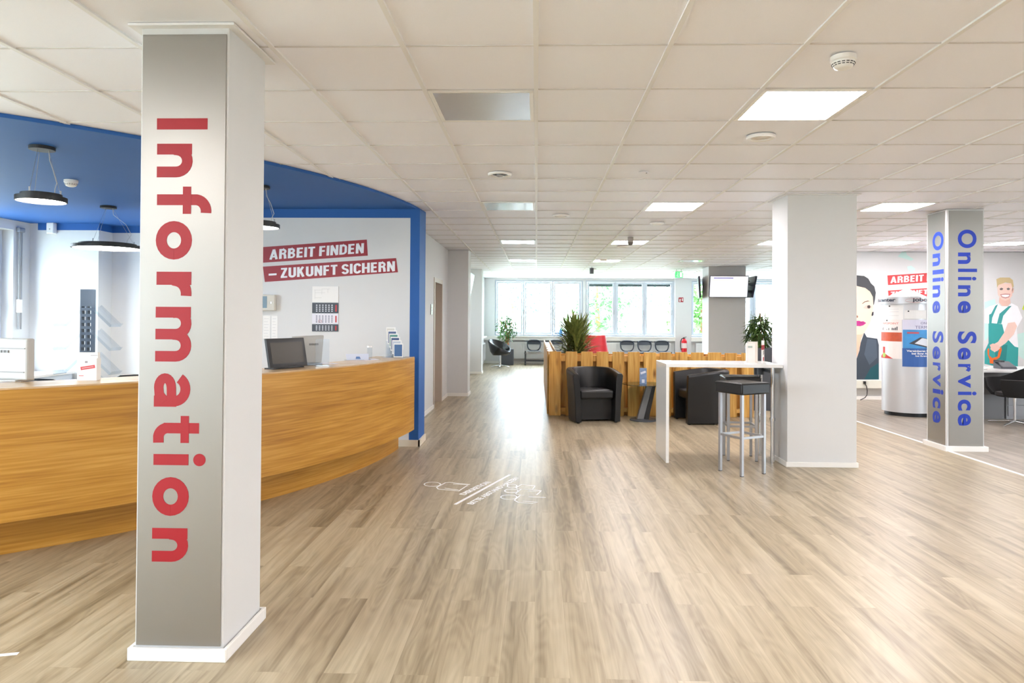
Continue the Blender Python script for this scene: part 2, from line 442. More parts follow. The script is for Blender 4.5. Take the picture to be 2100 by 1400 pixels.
# ------------------------------------------------------------------ the setting
CZ = 2.77
GX, GY, GT = -0.0103, 3.2207, 0.625
XL, XR, YN, YF = -6.95, 11.0, -4.5, 22.4
SX = 4.717
struct(MB().box(XL - .2, SX, YN, YF + .3, -0.1, 0).build('floor', floor_m))
struct(MB().box(SX, XR, YN, YF + .3, -0.1, 0).build('floor', floor2_m))
struct(MB().box(SX - .021, SX + .021, YN, YF - .1, 0, 0.003).build('trim_1', mat('white floor strip', (252, 252, 252), 0.3)))

# suspended ceiling: tiles, runners, cross bars
ce = MB()
ce.box(XL - .2, XR, YN, YF + .3, CZ + .006, CZ + .1)
ceil = struct(ce.build('ceiling', tile_m))
g = MB()
i0 = int((XL - GX) / GT) - 1
for i in range(i0, int((XR - GX) / GT) + 1):
    x = GX + i * GT
    g.box(x - .012, x + .012, YN, YF, CZ - .003, CZ + .007)
g.build('runner', grid_m, ceil)
g = MB()
for j in range(int((YN - GY) / GT), int((YF - GY) / GT) + 1):
    y = GY + j * GT
    g.box(XL, XR, y - .0038, y + .0038, CZ + .001, CZ + .0065)
g.build('cross_bar', mat('ceiling joint', (206, 203, 200), 0.6), ceil)
# blue ceiling field over the reception
ca, cb, cr_ = -7.106, 8.662, 5.755
pts = []
for k in range(33):
    a = R(-88.4 + k * (88.4 - 3.6) / 32)
    pts.append((ca + cr_ * cos(a), cb + cr_ * sin(a)))
pts += [(-1.36, 8.38), (-1.36, 8.385), (-4.4, 8.385), (-4.4, 10.0), (XL, 10.0)]
struct(MB().prism(pts, 2.748, CZ + .004).build('ceiling', blue_m))

# reception back wall with its blue surround
struct(MB().box(-4.4, -1.47, 7.96, 8.38, 0, 2.645).build('wall_reception', white))
b = MB().box(-4.4, -1.36, 7.958, 8.382, 2.645, 2.749); b.box(-1.47, -1.36, 7.958, 8.382, 0, 2.645)
struct(b.build('wall_reception', blue_m))
struct(MB().box(-1.6, -1.342, 7.942, 7.958, 0, 0.075).box(-1.36, -1.342, 7.942, 8.395, 0, 0.075).build('baseboard_reception', mat('cream skirting', (226, 216, 196), 0.5)))
# back office walls
b = MB().box(XL, -5.99, 9.25, 9.7, 0, 2.75); b.box(-5.99, -4.4, 9.55, 9.7, 0, 2.75)
struct(b.build('wall_office', white))
b = MB().box(-6.84, -5.988, 9.246, 9.252, 2.655, 2.748); b.box(-5.99, -4.4, 9.545, 9.552, 2.655, 2.748); b.box(-5.992, -5.986, 9.248, 9.552, 2.655, 2.748)
struct(b.build('trim_2', blue_m))
struct(MB().box(-4.4, -4.2, 8.38, 9.7, 0, 2.75).build('wall_office', white))
# left outer wall with the office window and an added unseen one
b = MB().box(XL - .25, XL, YN, -3.5, 0, CZ + .05).box(XL - .25, XL, -3.5, 3.9, 0, .85).box(XL - .25, XL, -3.5, 3.9, 2.62, CZ + .05).box(XL - .25, XL, 3.9, 7.5, 0, CZ + .05).box(XL - .25, XL, 8.95, 13.6, 0, CZ + .05)
b.box(XL - .25, XL, 7.5, 8.95, 0, .85).box(XL - .25, XL, 7.5, 8.95, 2.62, CZ + .05)
struct(b.build('wall_left', white))

def window(name, axis, at, edges, z0, z1, sashes, sill=None, blinds=(), depth=.1):
    """axis 'x': window lies along x at y=at (frame inward to smaller y); 'y': along y at x=at"""
    def bx(m, a0, a1, d0, d1, zz0, zz1):
        if axis == 'x': m.box(a0, a1, at + d0, at + d1, zz0, zz1)
        else: m.box(at - d1, at - d0, a0, a1, zz0, zz1)
    w = thing(name, None, None, (edges[0], at, z0) if axis == 'x' else (at, edges[0], z0))
    w['kind'] = 'structure'; 
    f = wmb(w)
    bx(f, edges[0], edges[1], .03, .12, z1 - .05, z1); bx(f, edges[0], edges[1], .03, .12, z0, z0 + .05)
    xs = [edges[0]] + [(sashes[k][1] + sashes[k + 1][0]) / 2 for k in range(len(sashes) - 1)] + [edges[1]]
    for k, x in enumerate(xs):
        lo = x - .03 if k else x; hi = x + .03 if k < len(xs) - 1 else x
        if k == 0: hi = x + .05
        if k == len(xs) - 1: lo = x - .05
        bx(f, lo, hi, .03, .12, z0 + .05, z1 - .05)
    f.build('window_frame', pvc, w, bevel=.004)
    for k, (a, b_) in enumerate(sashes):
        lo = (xs[k] + (.05 if k == 0 else .03)); hi = xs[k + 1] - (.05 if k == len(sashes) - 1 else .03)
        m = wmb(w); zt = z1 - .055; zb = z0 + .055
        bx(m, lo + .004, a, .015, .075, zb, zt); bx(m, b_, hi - .004, .015, .075, zb, zt)
        bx(m, a, b_, .015, .075, zb, zb + .07); bx(m, a, b_, .015, .075, zt - .06, zt)
        s_ = m.build('sash', pvc, w, bevel=.004)
        p = wmb(w); bx(p, a, b_, .04, .052, zb + .07, zt - .06); p.build('pane', glass, s_)
        h = wmb(w)
        bx(h, b_ + .02 if b_ + .06 < hi else hi - .03, b_ + .045 if b_ + .06 < hi else hi - .005, -.02, .014, (z0 + z1) / 2 - .2, (z0 + z1) / 2 - .05)
        h.build('handle', silver, s_, bevel=.004)
        if k in blinds:
            q = wmb(w); bx(q, a, b_, .08, .12, zt - .14, zt - .06); q.build('roller_shutter', mat('grey shutter', (112, 118, 122), .5), w)
    if sill:
        q = wmb(w); bx(q, edges[0] - .02, edges[1] + .02, -sill, .03, z0 - .04, z0); q.build('window_sill', plint, w, bevel=.004)
    return w

window('window_1', 'y', XL - .12, (7.5, 8.95), .85, 2.62, [(7.62, 8.74)], sill=.2)
window('window_added_2', 'y', XL - .12, (-3.5, 3.9), .85, 2.62, [(-3.38, -1.2), (-1.0, 1.3), (1.5, 3.78)], sill=.2)  # unseen window, added to bring more daylight into the office
# thin grey opener linkage beside the office window
t = thing('window_opener', 'thin grey window opener rod with white grip beside office window', 'window opener', (-6.935, 9.02, .9))
m = wmb(t); m.tube([(-6.925, 9.02, 1.3), (-6.925, 9.02, 2.6)], .009); m.tube([(-6.925, 9.07, 1.3), (-6.925, 9.07, 2.6)], .009)
m.build('rod', silver, t, smooth=True)
m = wmb(t); m.box(-6.95, -6.895, 9.0, 9.06, 1.52, 1.70); m.build('grip', gloss_w, t, bevel=.008)
m = wmb(t); m.box(-6.95, -6.90, 8.99, 9.10, 2.6, 2.66); m.build('bracket', silver, t, bevel=.01)

# corridor wall with the recessed door
b = MB().box(-2.0, -1.69, 8.382, 11.34, 0, CZ).box(-2.0, -1.69, 12.2, 13.05, 0, CZ).box(-2.0, -1.69, 11.34, 12.2, 2.09, CZ)
struct(b.build('wall_corridor', white))
struct(MB().box(-1.69, -1.675, 8.382, 11.28, 0, .06).box(-1.69, -1.675, 12.26, 13.03, 0, .06).build('baseboard_corridor', plint))
d = thing('door_1', None, None, (-1.83, 11.34, 0)); d['kind'] = 'structure'
m = wmb(d); m.box(-1.83, -1.80, 11.356, 12.184, 0.005, 2.074); m.build('door_leaf', mat('taupe door leaf', (186, 172, 160), .5), d)
m = wmb(d)
m.box(-1.69, -1.675, 11.28, 11.34, 0, 2.15).box(-1.69, -1.675, 12.2, 12.26, 0, 2.15).box(-1.69, -1.675, 11.34, 12.2, 2.09, 2.15)
m.box(-1.99, -1.675, 11.34, 11.355, 0.001, 2.075).box(-1.99, -1.675, 12.185, 12.2, 0.001, 2.075).box(-1.99, -1.675, 11.34, 12.2, 2.075, 2.09)
m.build('door_frame', mat('door frame taupe', (196, 184, 172), .45), d)
m = wmb(d); m.tube([(-1.79, 11.42, 1.05), (-1.74, 11.42, 1.05), (-1.74, 11.54, 1.05)], .01); m.build('door_handle', silver, d, smooth=True)
# far columns on the left
struct(MB().box(-1.70, -1.30, 13.05, 13.5, 0, CZ).build('wall_column', white))
struct(MB().box(-1.70, -1.285, 13.035, 13.05, 0, .06).box(-1.30, -1.285, 13.05, 13.5, 0, .06).build('baseboard_column', plint))
struct(MB().box(-1.75, -1.45, 18.2, 18.6, 0, CZ).build('wall_column', white))
struct(MB().box(-1.75, -1.437, 18.187, 18.2, 0, .06).box(-1.45, -1.437, 18.2, 18.6, 0, .06).build('baseboard_column', plint))
b = MB().box(-1.9, -1.7, 18.6, 19.0, 0, CZ).box(-1.9, -1.7, 21.9, 22.4, 0, CZ).box(-1.9, -1.7, 19.0, 21.9, 0, .9).box(-1.9, -1.7, 19.0, 21.9, 2.66, CZ)
struct(b.build('wall_left', white))
window('window_2', 'y', -1.80, (19.0, 21.9), .9, 2.66, [(19.12, 20.36), (20.54, 21.78)], sill=.22)
# alcove between the two columns
b = MB().box(-3.4, -3.2, 13.4, 16.0, 0, CZ).box(-3.4, -3.2, 17.8, 18.8, 0, CZ).box(-3.4, -3.2, 16.0, 17.8, 0, .9).box(-3.4, -3.2, 16.0, 17.8, 2.66, CZ)
b.box(-3.2, -1.75, 18.45, 18.6, 0, CZ).box(-3.4, -1.7, 13.35, 13.5, 0, CZ)
struct(b.build('wall_alcove', white))
window('window_3', 'y', -3.28, (16.0, 17.8), .9, 2.66, [(16.12, 17.68)], sill=.22)

# end wall
b = MB().box(-1.9, 8.2, YF, YF + .25, 0, .895)
b.box(-1.9, 8.2, YF, YF + .25, 2.71, CZ + .05)
for a, c in ((-1.9, -1.36), (1.50, 1.58), (4.44, 4.96), (7.95, 8.2)): b.box(a, c, YF, YF + .25, .895, 2.71)
struct(b.build('wall_end', white))
struct(MB().box(4.44, 4.96, YF - .12, YF, 0, CZ).build('wall_pier', white))
ledge = MB().box(-1.7, 4.44, YF - .16, YF, .765, .885)
ledge.box(4.96, 8.0, YF - .16, YF, .765, .885)
struct(ledge.build('trim_3', plint))
struct(MB().box(-1.7, 4.44, YF - .02, YF, 0, .07).build('baseboard_end', plint))
window('window_4', 'x', YF, (-1.36, 1.50), .895, 2.71, [(-1.255, -.51), (-.335, .435), (.606, 1.362)], sill=.18)
window('window_5', 'x', YF, (1.58, 4.44), .895, 2.71, [(1.70, 2.452), (2.632, 3.405), (3.566, 4.325)], sill=.18, blinds=(0, 1, 2))
window('window_6', 'x', YF, (4.96, 7.95), .895, 2.71, [(5.06, 5.85), (6.05, 6.85), (7.05, 7.83)], sill=.18)
# partition with the murals, right and rear walls
struct(MB().box(5.3, XR, 13.15, 13.35, 0, CZ).build('wall_mural', white))
struct(MB().box(5.3, XR, 13.135, 13.15, 0, .06).build('baseboard_mural', plint))
struct(MB().box(8.2, 8.4, 13.35, YF + .25, 0, CZ + .05).build('wall_right', white))
b = MB().box(XR, XR + .25, YN, 1.5, 0, CZ + .05).box(XR, XR + .25, 5.5, 13.35, 0, CZ + .05).box(XR, XR + .25, 1.5, 5.5, 0, .9).box(XR, XR + .25, 1.5, 5.5, 2.6, CZ + .05)
struct(b.build('wall_right', white))
window('window_added_1', 'y', XR + .22, (1.5, 5.5), .9, 2.6, [(1.65, 3.4), (3.6, 5.35)])  # unseen window, added so daylight enters from the right
struct(MB().box(XL - .25, XR + .25, YN - .2, YN, 0, CZ + .05).build('wall_rear', white))

# trunking along the mural wall
t = thing('cable_trunking', 'white cable trunking with socket below the painted woman', 'cable trunking', (6.0, 13.15, .2))
m = wmb(t); m.box(5.3, 7.6, 13.06, 13.15, .215, .36); m.build('duct', mat('ivory trunking', (226, 226, 214), .4), t, bevel=.006)
m = wmb(t); m.cyl((6.11, 13.05), .025, .30, .35); m.build('plug', blackp, t, bevel=.004)
m = wmb(t); m.tube([(6.11, 13.04, .31), (6.13, 13.02, .26), (6.14, 13.01, .18), (6.13, 13.0, .1), (6.09, 12.99, .05), (6.0, 12.98, .008)], .008); m.build('cable', blackp, t, smooth=True)

# ------------------------------------------------------------------ columns
def plinth(name, x0, x1, y0, y1, h, e=.016):
    m = MB().box(x0 - e, x1 + e, y0 - e, y0, 0, h).box(x0 - e, x1 + e, y1, y1 + e, 0, h).box(x0 - e, x0, y0, y1, 0, h).box(x1, x1 + e, y0, y1, 0, h)
    return struct(m.build(name, plint, bevel=.003))
struct(MB().box(-1.748, -1.358, 2.982, 3.385, 0, CZ).build('wall_column', colw, bevel=.004))
plinth('baseboard_column', -1.752, -1.350, 2.972, 3.388, .056)
m = MB().box(-1.79, -1.32, 2.945, 2.982, CZ - .008, CZ + .003).box(-1.79, -1.748, 2.982, 3.42, CZ - .008, CZ + .003).box(-1.358, -1.32, 2.982, 3.42, CZ - .008, CZ + .003).box(-1.748, -1.358, 3.385, 3.42, CZ - .008, CZ + .003)
struct(m.build('trim_4', grid_m))
struct(MB().box(2.55, 3.246, 7.10, 7.56, 0, CZ).build('wall_column', colw, bevel=.004))
plinth('baseboard_column', 2.55, 3.246, 7.10, 7.56, .05, .014)
m = MB().box(2.52, 3.28, 7.07, 7.10, CZ - .006, CZ + .003).box(2.52, 2.55, 7.10, 7.59, CZ - .006, CZ + .003).box(3.246, 3.28, 7.10, 7.59, CZ - .006, CZ + .003)
struct(m.build('trim_5', grid_m))
struct(MB().box(4.700, 5.118, 8.058, 8.46, 0, CZ).build('wall_column', colw, bevel=.003))
plinth('baseboard_column', 4.697, 5.121, 8.055, 8.463, .058, .03)
struct(MB().box(4.2, 5.1, 17.0, 17.65, 0, CZ).build('wall_column', white, bevel=.004))
plinth('baseboard_column', 4.2, 5.1, 17.0, 17.65, .05)

D = {'INFO': [['I', -1.6734, -1.4475, 2.3647, 2.3154], ['n', -1.6715, -1.5122, 2.2529, 2.1048], ['f', -1.6695, -1.427, 2.0642, 1.9443], ['o', -1.6727, -1.5114, 1.913, 1.7436], ['r', -1.6675, -1.5115, 1.6905, 1.5836], ['m', -1.6695, -1.5101, 1.5367, 1.2969], ['a', -1.6734, -1.512, 1.2456, 1.0995], ['t', -1.6747, -1.4712, 1.06, 0.9418], ['i', -1.6721, -1.4407, 0.8961, 0.8418], ['o', -1.6757, -1.5134, 0.7928, 0.6238], ['n', -1.6743, -1.5143, 0.5707, 0.4242]], 'ON1': [['O', 4.8221, 5.0333, 2.536, 2.3238], ['n', 4.8253, 4.9663, 2.2734, 2.1419], ['l', 4.8252, 5.0385, 2.0876, 2.049], ['i', 4.8252, 5.0302, 1.9942, 1.9534], ['n', 4.8251, 4.966, 1.898, 1.77], ['e', 4.8218, 4.9676, 1.7169, 1.5783], ['S', 4.8205, 5.0325, 1.3688, 1.2276], ['e', 4.8205, 4.9673, 1.1835, 1.0468], ['r', 4.8248, 4.9661, 0.9966, 0.9073], ['v', 4.8247, 4.966, 0.8739, 0.7233], ['i', 4.8247, 5.0315, 0.6821, 0.6397], ['c', 4.8213, 4.968, 0.5895, 0.4647], ['e', 4.8212, 4.969, 0.4279, 0.292]], 'ON2': [['O', 8.3317, 8.1145, 2.5306, 2.3144], ['n', 8.3297, 8.1782, 2.2773, 2.1338], ['l', 8.3297, 8.1069, 2.086, 2.0346], ['i', 8.3297, 8.1108, 1.9942, 1.9456], ['n', 8.3298, 8.1783, 1.9044, 1.7633], ['e', 8.3338, 8.1783, 1.721, 1.5788], ['S', 8.3338, 8.1149, 1.3663, 1.2294], ['e', 8.3338, 8.1765, 1.1882, 1.0393], ['r', 8.3268, 8.1747, 0.9996, 0.9024], ['v', 8.3268, 8.1747, 0.868, 0.7217], ['i', 8.3268, 8.117, 0.6905, 0.6335], ['c', 8.3309, 8.1748, 0.5912, 0.4655], ['e', 8.3309, 8.1748, 0.4312, 0.2941]], 'MARK': {'heads': [[[-0.9252, 6.1733], [-0.9977, 6.1693], [-0.9134, 6.0954]], [[-0.2103, 6.1481], [-0.2536, 6.1457], [-0.2083, 6.0919]], [[-0.2096, 5.9733], [-0.2674, 5.9702], [-0.2074, 5.9115]], [[-0.2238, 5.7675], [-0.2904, 5.7639], [-0.221, 5.6976]]], 'lines': [[[-0.5872, 6.1799], [-0.6965, 6.2174], [-0.7774, 6.2522], [-0.8165, 6.2353], [-0.8714, 6.065], [-0.8487, 6.0063], [-0.7949, 5.9865], [-0.6627, 5.9443], [-0.6075, 6.15]], [[-0.7403, 6.1907], [-0.5983, 6.1745]], [[-0.7934, 6.0391], [-0.6693, 5.9775]], [[0.0006, 6.1644], [-0.1277, 6.2052], [-0.1737, 6.0845], [-0.1582, 6.0439], [-0.0275, 6.035], [-0.0051, 6.1523]], [[-0.0861, 6.1597], [-0.0051, 6.1594]], [[0.0515, 5.9942], [-0.1242, 6.0458], [-0.1705, 5.8873], [-0.1586, 5.8577], [-0.1253, 5.8467]], [[-0.0665, 5.9766], [0.0458, 5.9782], [0.0065, 5.8452]], [[-0.0587, 5.7888], [0.0851, 5.7694]], [[-0.0921, 5.8335], [-0.1303, 5.8251], [-0.1736, 5.6738], [-0.1408, 5.6059], [-0.0248, 5.5827], [0.0172, 5.6201], [-0.1047, 5.6414]]], 'bar': [[-0.6435, 5.5212], [-0.2474, 6.5823]]}, 'SL1': [[-3.205, 2.3009], [-1.9791, 2.3924], [-1.9662, 2.2053], [-3.2032, 2.1186]], 'SL2': [[-3.197, 2.073], [-1.6355, 2.1781], [-1.6114, 2.014], [-3.1723, 1.8938]], 'ST1': [[-3.1216, 2.1498], [-2.0136, 2.2308], [-3.1165, 2.2807]], 'ST2': [[-2.9856, 1.9365], [-1.6463, 2.0226], [-2.9857, 2.0661]], 'SD': [[-3.1275, 1.9905], [-3.0345, 1.9965], [-3.0342, 1.9738], [-3.1273, 1.9677]], 'MB1': [[6.577, 2.327], [7.977, 2.42], [7.977, 2.248], [6.587, 2.146]], 'MBG': [[6.549, 2.146], [7.996, 2.248], [7.996, 2.127], [6.549, 2.032]], 'MB2': [[6.587, 2.042], [8.072, 2.143], [8.072, 1.971], [6.601, 1.909]], 'MT1': [[6.63, 2.176], [7.9, 2.264], [6.635, 2.313]], 'MT2': [[6.63, 1.929], [8.015, 2.026], [6.636, 2.027]], 'W': {'hair': [[6.001, 2.328], [6.146, 2.315], [6.224, 2.266], [6.272, 2.178], [6.336, 2.119], [6.363, 2.002], [6.35, 1.884], [6.331, 1.786], [6.306, 1.746], [6.298, 1.884], [6.243, 2.001], [6.166, 2.079], [6.002, 2.128]], 'face': [[6.002, 2.128], [6.166, 2.089], [6.253, 2.021], [6.305, 1.923], [6.317, 1.727], [6.306, 1.609], [6.254, 1.432], [6.176, 1.294], [6.147, 1.245], [6.089, 1.215], [6.002, 1.215]], 'neck': [[6.002, 1.225], [6.138, 1.245], [6.093, 1.137], [6.074, 1.019], [6.051, 0.901], [6.003, 0.764]], 'brow': [[6.104, 1.794], [6.147, 1.834], [6.215, 1.854], [6.259, 1.834], [6.224, 1.838], [6.157, 1.82], [6.112, 1.789]], 'eye': [[6.124, 1.716], [6.176, 1.765], [6.244, 1.774], [6.298, 1.737], [6.253, 1.703], [6.176, 1.697]], 'iris': [[6.209, 1.762], [6.248, 1.766], [6.263, 1.738], [6.248, 1.707], [6.213, 1.707], [6.199, 1.734]], 'lips': [[6.002, 1.47], [6.051, 1.474], [6.089, 1.461], [6.128, 1.467], [6.182, 1.432], [6.128, 1.388], [6.07, 1.372], [6.002, 1.376]], 'lipline': [[6.002, 1.431], [6.089, 1.439], [6.176, 1.43], [6.089, 1.425], [6.002, 1.421]], 'ear': [[6.292, 1.638], [6.321, 1.644], [6.317, 1.58], [6.292, 1.56], [6.279, 1.58]], 'jacket': [[6.147, 1.255], [6.196, 1.167], [6.389, 1.139], [6.418, 1.022], [6.419, 0.376], [6.003, 0.372], [6.003, 0.744], [6.061, 0.921], [6.074, 1.039], [6.119, 1.167]], 'jacket2': [[6.206, 1.138], [6.37, 1.119], [6.389, 0.786], [6.245, 0.648], [6.148, 0.843]], 'jacket3': [[6.264, 0.59], [6.418, 0.689], [6.419, 0.376], [6.148, 0.373]], 'nose': [[6.002, 1.578], [6.027, 1.568], [6.035, 1.545], [6.021, 1.529], [6.002, 1.529]]}, 'M': {'splash': [[8.363, 1.836], [8.551, 1.896], [8.589, 1.74], [8.493, 1.349], [8.416, 1.153], [8.363, 1.114]], 'splash2': [[8.932, 1.235], [9.085, 1.275], [9.084, 0.769], [8.951, 0.865]], 'splash3': [[6.765, 2.681], [6.861, 2.789], [6.909, 2.809], [6.938, 2.711], [7.063, 2.633], [7.015, 2.603], [6.9, 2.642]], 'splash4': [[6.938, 2.495], [7.015, 2.515], [7.092, 2.456], [7.054, 2.378], [6.977, 2.377]], 'shirt': [[8.363, 1.699], [8.455, 1.758], [8.608, 1.808], [8.666, 1.76], [8.799, 1.76], [8.857, 1.819], [8.971, 1.761], [9.057, 1.547], [8.952, 1.352], [8.98, 1.001], [8.913, 0.981], [8.741, 1.155], [8.474, 1.427], [8.363, 1.446]], 'bib': [[8.436, 1.436], [8.484, 1.446], [8.684, 1.428], [8.741, 1.194], [8.913, 1.011], [8.98, 0.992], [8.97, 0.631], [8.817, 0.62], [8.55, 0.644], [8.363, 0.685], [8.363, 0.919], [8.436, 1.075]], 'strap': [[8.446, 1.602], [8.484, 1.622], [8.56, 1.769], [8.608, 1.798], [8.551, 1.661], [8.503, 1.544], [8.489, 1.435], [8.445, 1.434]], 'strap2': [[8.589, 1.435], [8.637, 1.623], [8.799, 1.76], [8.857, 1.77], [8.704, 1.584], [8.669, 1.436]], 'pants': [[8.55, 0.901], [8.703, 1.038], [8.779, 1.039], [8.741, 0.62], [8.588, 0.644]], 'neck': [[8.637, 1.935], [8.828, 1.936], [8.838, 1.819], [8.78, 1.764], [8.685, 1.764], [8.627, 1.837]], 'face': [[8.593, 2.13], [8.609, 2.189], [8.857, 2.19], [8.88, 2.092], [8.866, 1.956], [8.819, 1.897], [8.742, 1.861], [8.666, 1.896], [8.608, 1.974]], 'ear': [[8.867, 2.092], [8.899, 2.096], [8.891, 2.014], [8.866, 2.004]], 'hair': [[8.58, 2.267], [8.647, 2.296], [8.819, 2.297], [8.88, 2.248], [8.895, 2.131], [8.872, 2.102], [8.848, 2.19], [8.743, 2.205], [8.618, 2.159], [8.593, 2.11]], 'eye1': [[8.637, 2.087], [8.67, 2.107], [8.704, 2.091], [8.685, 2.062], [8.647, 2.062]], 'eye2': [[8.765, 2.092], [8.8, 2.108], [8.83, 2.088], [8.809, 2.063], [8.777, 2.066]], 'mouth': [[8.647, 1.984], [8.742, 1.998], [8.834, 1.991], [8.809, 1.926], [8.742, 1.906], [8.675, 1.925]], 'teeth': [[8.666, 1.97], [8.742, 1.978], [8.819, 1.975], [8.796, 1.94], [8.742, 1.928], [8.689, 1.939]], 'arm': [[8.789, 1.448], [8.914, 1.468], [8.955, 1.391], [8.894, 1.234], [8.741, 1.068], [8.627, 0.989], [8.55, 0.901], [8.464, 0.959], [8.502, 1.037], [8.608, 1.096], [8.722, 1.272]], 'hand': [[8.455, 1.036], [8.512, 1.066], [8.608, 1.038], [8.646, 0.979], [8.588, 0.921], [8.493, 0.93]], 'grip': [[8.412, 0.958], [8.445, 0.978], [8.445, 0.841], [8.502, 0.793], [8.598, 0.823], [8.627, 0.96], [8.665, 1.009], [8.674, 0.941], [8.636, 0.804], [8.559, 0.755], [8.54, 0.686], [8.454, 0.695], [8.454, 0.764], [8.416, 0.861]]}}
# sign panels with their lettering
t = thing('sign_panel', 'tall brushed aluminium sign panel with red lettering Information', 'sign', (-1.55, 2.98, .06))
m = wmb(t); m.box(-1.741, -1.368, 2.9772, 2.9815, .060, 2.735); m.build('panel', alu_m, t, bevel=.0008, seg=1)
m = wmb(t)
for c, x0, x1, zt, zb in D['INFO']:
    put_quads(m, LOW[c], (x0, 2.977, zt), (0, 0, zb - zt), (x1 - x0, 0, 0), (0, -1, 0))
m.build('lettering', red_m, t)
t = thing('sign_panel', 'aluminium sign panel with blue lettering Online Service, facing the hall', 'sign', (4.9, 8.05, .06))
m = wmb(t); m.box(4.722, 5.106, 8.0538, 8.0577, .060, 2.755); m.build('panel', alu_m, t)
m = wmb(t)
for c, x0, x1, zt, zb in D['ON1']:
    put_text(m, c, (x0, 8.0536, zt), (0, 0, zb - zt), (x1 - x0, 0, 0), (0, -1, 0), bold=.03)
m.build('lettering', bluet_m, t)
t = thing('sign_panel', 'narrow-looking side sign panel with blue lettering Online Service, facing left', 'sign', (4.69, 8.25, .06))
m = wmb(t); m.box(4.6958, 4.6997, 8.085, 8.435, .060, 2.755); m.build('panel', alu_m, t)
m = wmb(t)
for c, y0, y1, zt, zb in D['ON2']:
    put_text(m, c, (4.6956, y0, zt), (0, 0, zb - zt), (0, y1 - y0, 0), (-1, 0, 0), bold=.03)
m.build('lettering', bluet_m, t)
# ------------------------------------------------------------------ ceiling fittings
led_m = mat('lit diffuser', (254, 248, 250), 0.5, emit=LED)
frame_m = mat('white enamel frame', (238, 236, 232), 0.35)
def cell(i, j): return GX + i * GT, GY + j * GT
def led(i, j, label, lit=True, group=None):
    x, y = cell(i, j)
    t = thing('ceiling_light', label, 'ceiling light', (x + GT / 2, y + GT / 2, CZ), group=group)
    e = .014; w = .024
    m = wmb(t)
    a0, a1, b0, b1 = x + e, x + GT - e, y + e, y + GT - e
    m.box(a0, a1, b0, b0 + w, CZ - .003, CZ + .006).box(a0, a1, b1 - w, b1, CZ - .003, CZ + .006)
    m.box(a0, a0 + w, b0 + w, b1 - w, CZ - .003, CZ + .006).box(a1 - w, a1, b0 + w, b1 - w, CZ - .003, CZ + .006)
    m.build('frame', frame_m, t)
    m = wmb(t); m.box(a0 + w, a1 - w, b0 + w, b1 - w, CZ - .001, CZ + .005)
    m.build('diffuser', led_m if lit else off_m, t)
    return t
off_m = mat('unlit glossy diffuser', (214, 216, 220), 0.16, metal=0.55, nscale=4, bump=0.25)
led(2, 1, 'lit square ceiling light nearest the camera, largest one')
led(2, 7, 'lit ceiling light second in the middle row, left of the white column')
led(2, 13, 'lit ceiling light third in the middle row, beyond the second one')
led(6, 7, 'lit ceiling light between plain white column and Online Service column')
led(6, 13, 'lit ceiling light half hidden behind the plain white column')
led(9, 13, 'lit ceiling light above the painted woman on the wall')
led(12, 13, 'lit ceiling light above the painted man in green dungarees')
led(6, 25, 'lit ceiling light beside the column carrying the screens')
led(2, 19, 'fourth ceiling light in the middle row, lit to brighten far hall')  # panel glow is added to lift the far ceiling
led(5, 19, 'unlit ceiling light panel above the wall screens with violet reflection', lit=False)
led(-1, 1, 'unlit milky ceiling panel nearest the camera, left of centre', lit=False)
led(-1, 7, 'second unlit ceiling panel in the left row with wavy reflection', lit=False)
led(-1, 13, 'third unlit ceiling panel in the left row, reflecting bright windows', lit=False)
led(-1, 19, 'fourth unlit ceiling panel in the left row, farther down corridor', lit=False)
led(-1, 25, 'fifth unlit ceiling panel in the left row, near the end windows', lit=False)
for i, j in ((2, -5), (6, -5), (-5, -5), (10, -5), (-5, -11), (2, -11), (8, -11), (10, 1), (14, 1), (14, 7), (-9, -5)):
    led(i, j, 'lit square ceiling light added out of view behind the camera side', group='ceiling lights outside the view')  # unseen panels added for room light; one inferred from the sign highlight

def round_light(x, y, r, label, kind='rim'):
    t = thing('round_ceiling_fitting', label, 'ceiling fitting', (x, y, CZ))
    m = wmb(t); m.M = Matrix.Identity(4)
    m.lathe([(r, 0.0), (r, -.010), (r * .93, -.018), (r * .72, -.016), (r * .70, -.004)], 40, caps=False)
    m.build('rim', frame_m, t, smooth=True)
    m = MB()
    if kind == 'speaker':
        m.lathe([(r * .70, -.004), (r * .5, -.002), (0.001, -.002)], 40, caps=False); m.build('recess', blackp, t)
        m = MB(); m.lathe([(r * .3, -.002), (r * .3, -.02), (r * .2, -.03), (0.002, -.032)], 24, caps=False); m.build('lamp_head', silver, t, smooth=True)
    else:
        m.lathe([(r * .71, -.006), (r * .6, -.010), (0.001, -.012)], 40, caps=False)
        m.build('insert', mat('cream insert', (226, 220, 208), .35), t, smooth=True)
    return t
round_light(1.553, 4.84, .098, 'round white ceiling fitting just behind the nearest lit panel')
round_light(-0.333, 6.09, .105, 'round recessed ceiling spot with dark openings either side', 'speaker')
round_light(0.292, 8.56, .105, 'round white ceiling fitting on centre line, right of wavy panel')
round_light(1.60, 9.25, .095, 'round ceiling fitting behind the second lit panel')
round_light(1.52, 12.3, .10, 'round ceiling fitting behind the third lit panel')
round_light(1.45, 15.2, .10, 'round ceiling fitting far back near the distant unlit panel')
round_light(1.45, 18.0, .10, 'round ceiling fitting nearest the end windows')
t = thing('ceiling_sensor', 'tiny flush round ceiling sensor with dark dot, right of centre', 'sensor', (.929, 6.03, CZ))
m = MB(); m.lathe([(.045, 0), (.045, -.003), (.03, -.006), (0.001, -.006)], 24, caps=False); m.build('disc', tile_m, t, smooth=True)
m = MB(); m.cyl((.02, 0), .006, -.010, -.004, 10); m.build('lens', blackp, t)

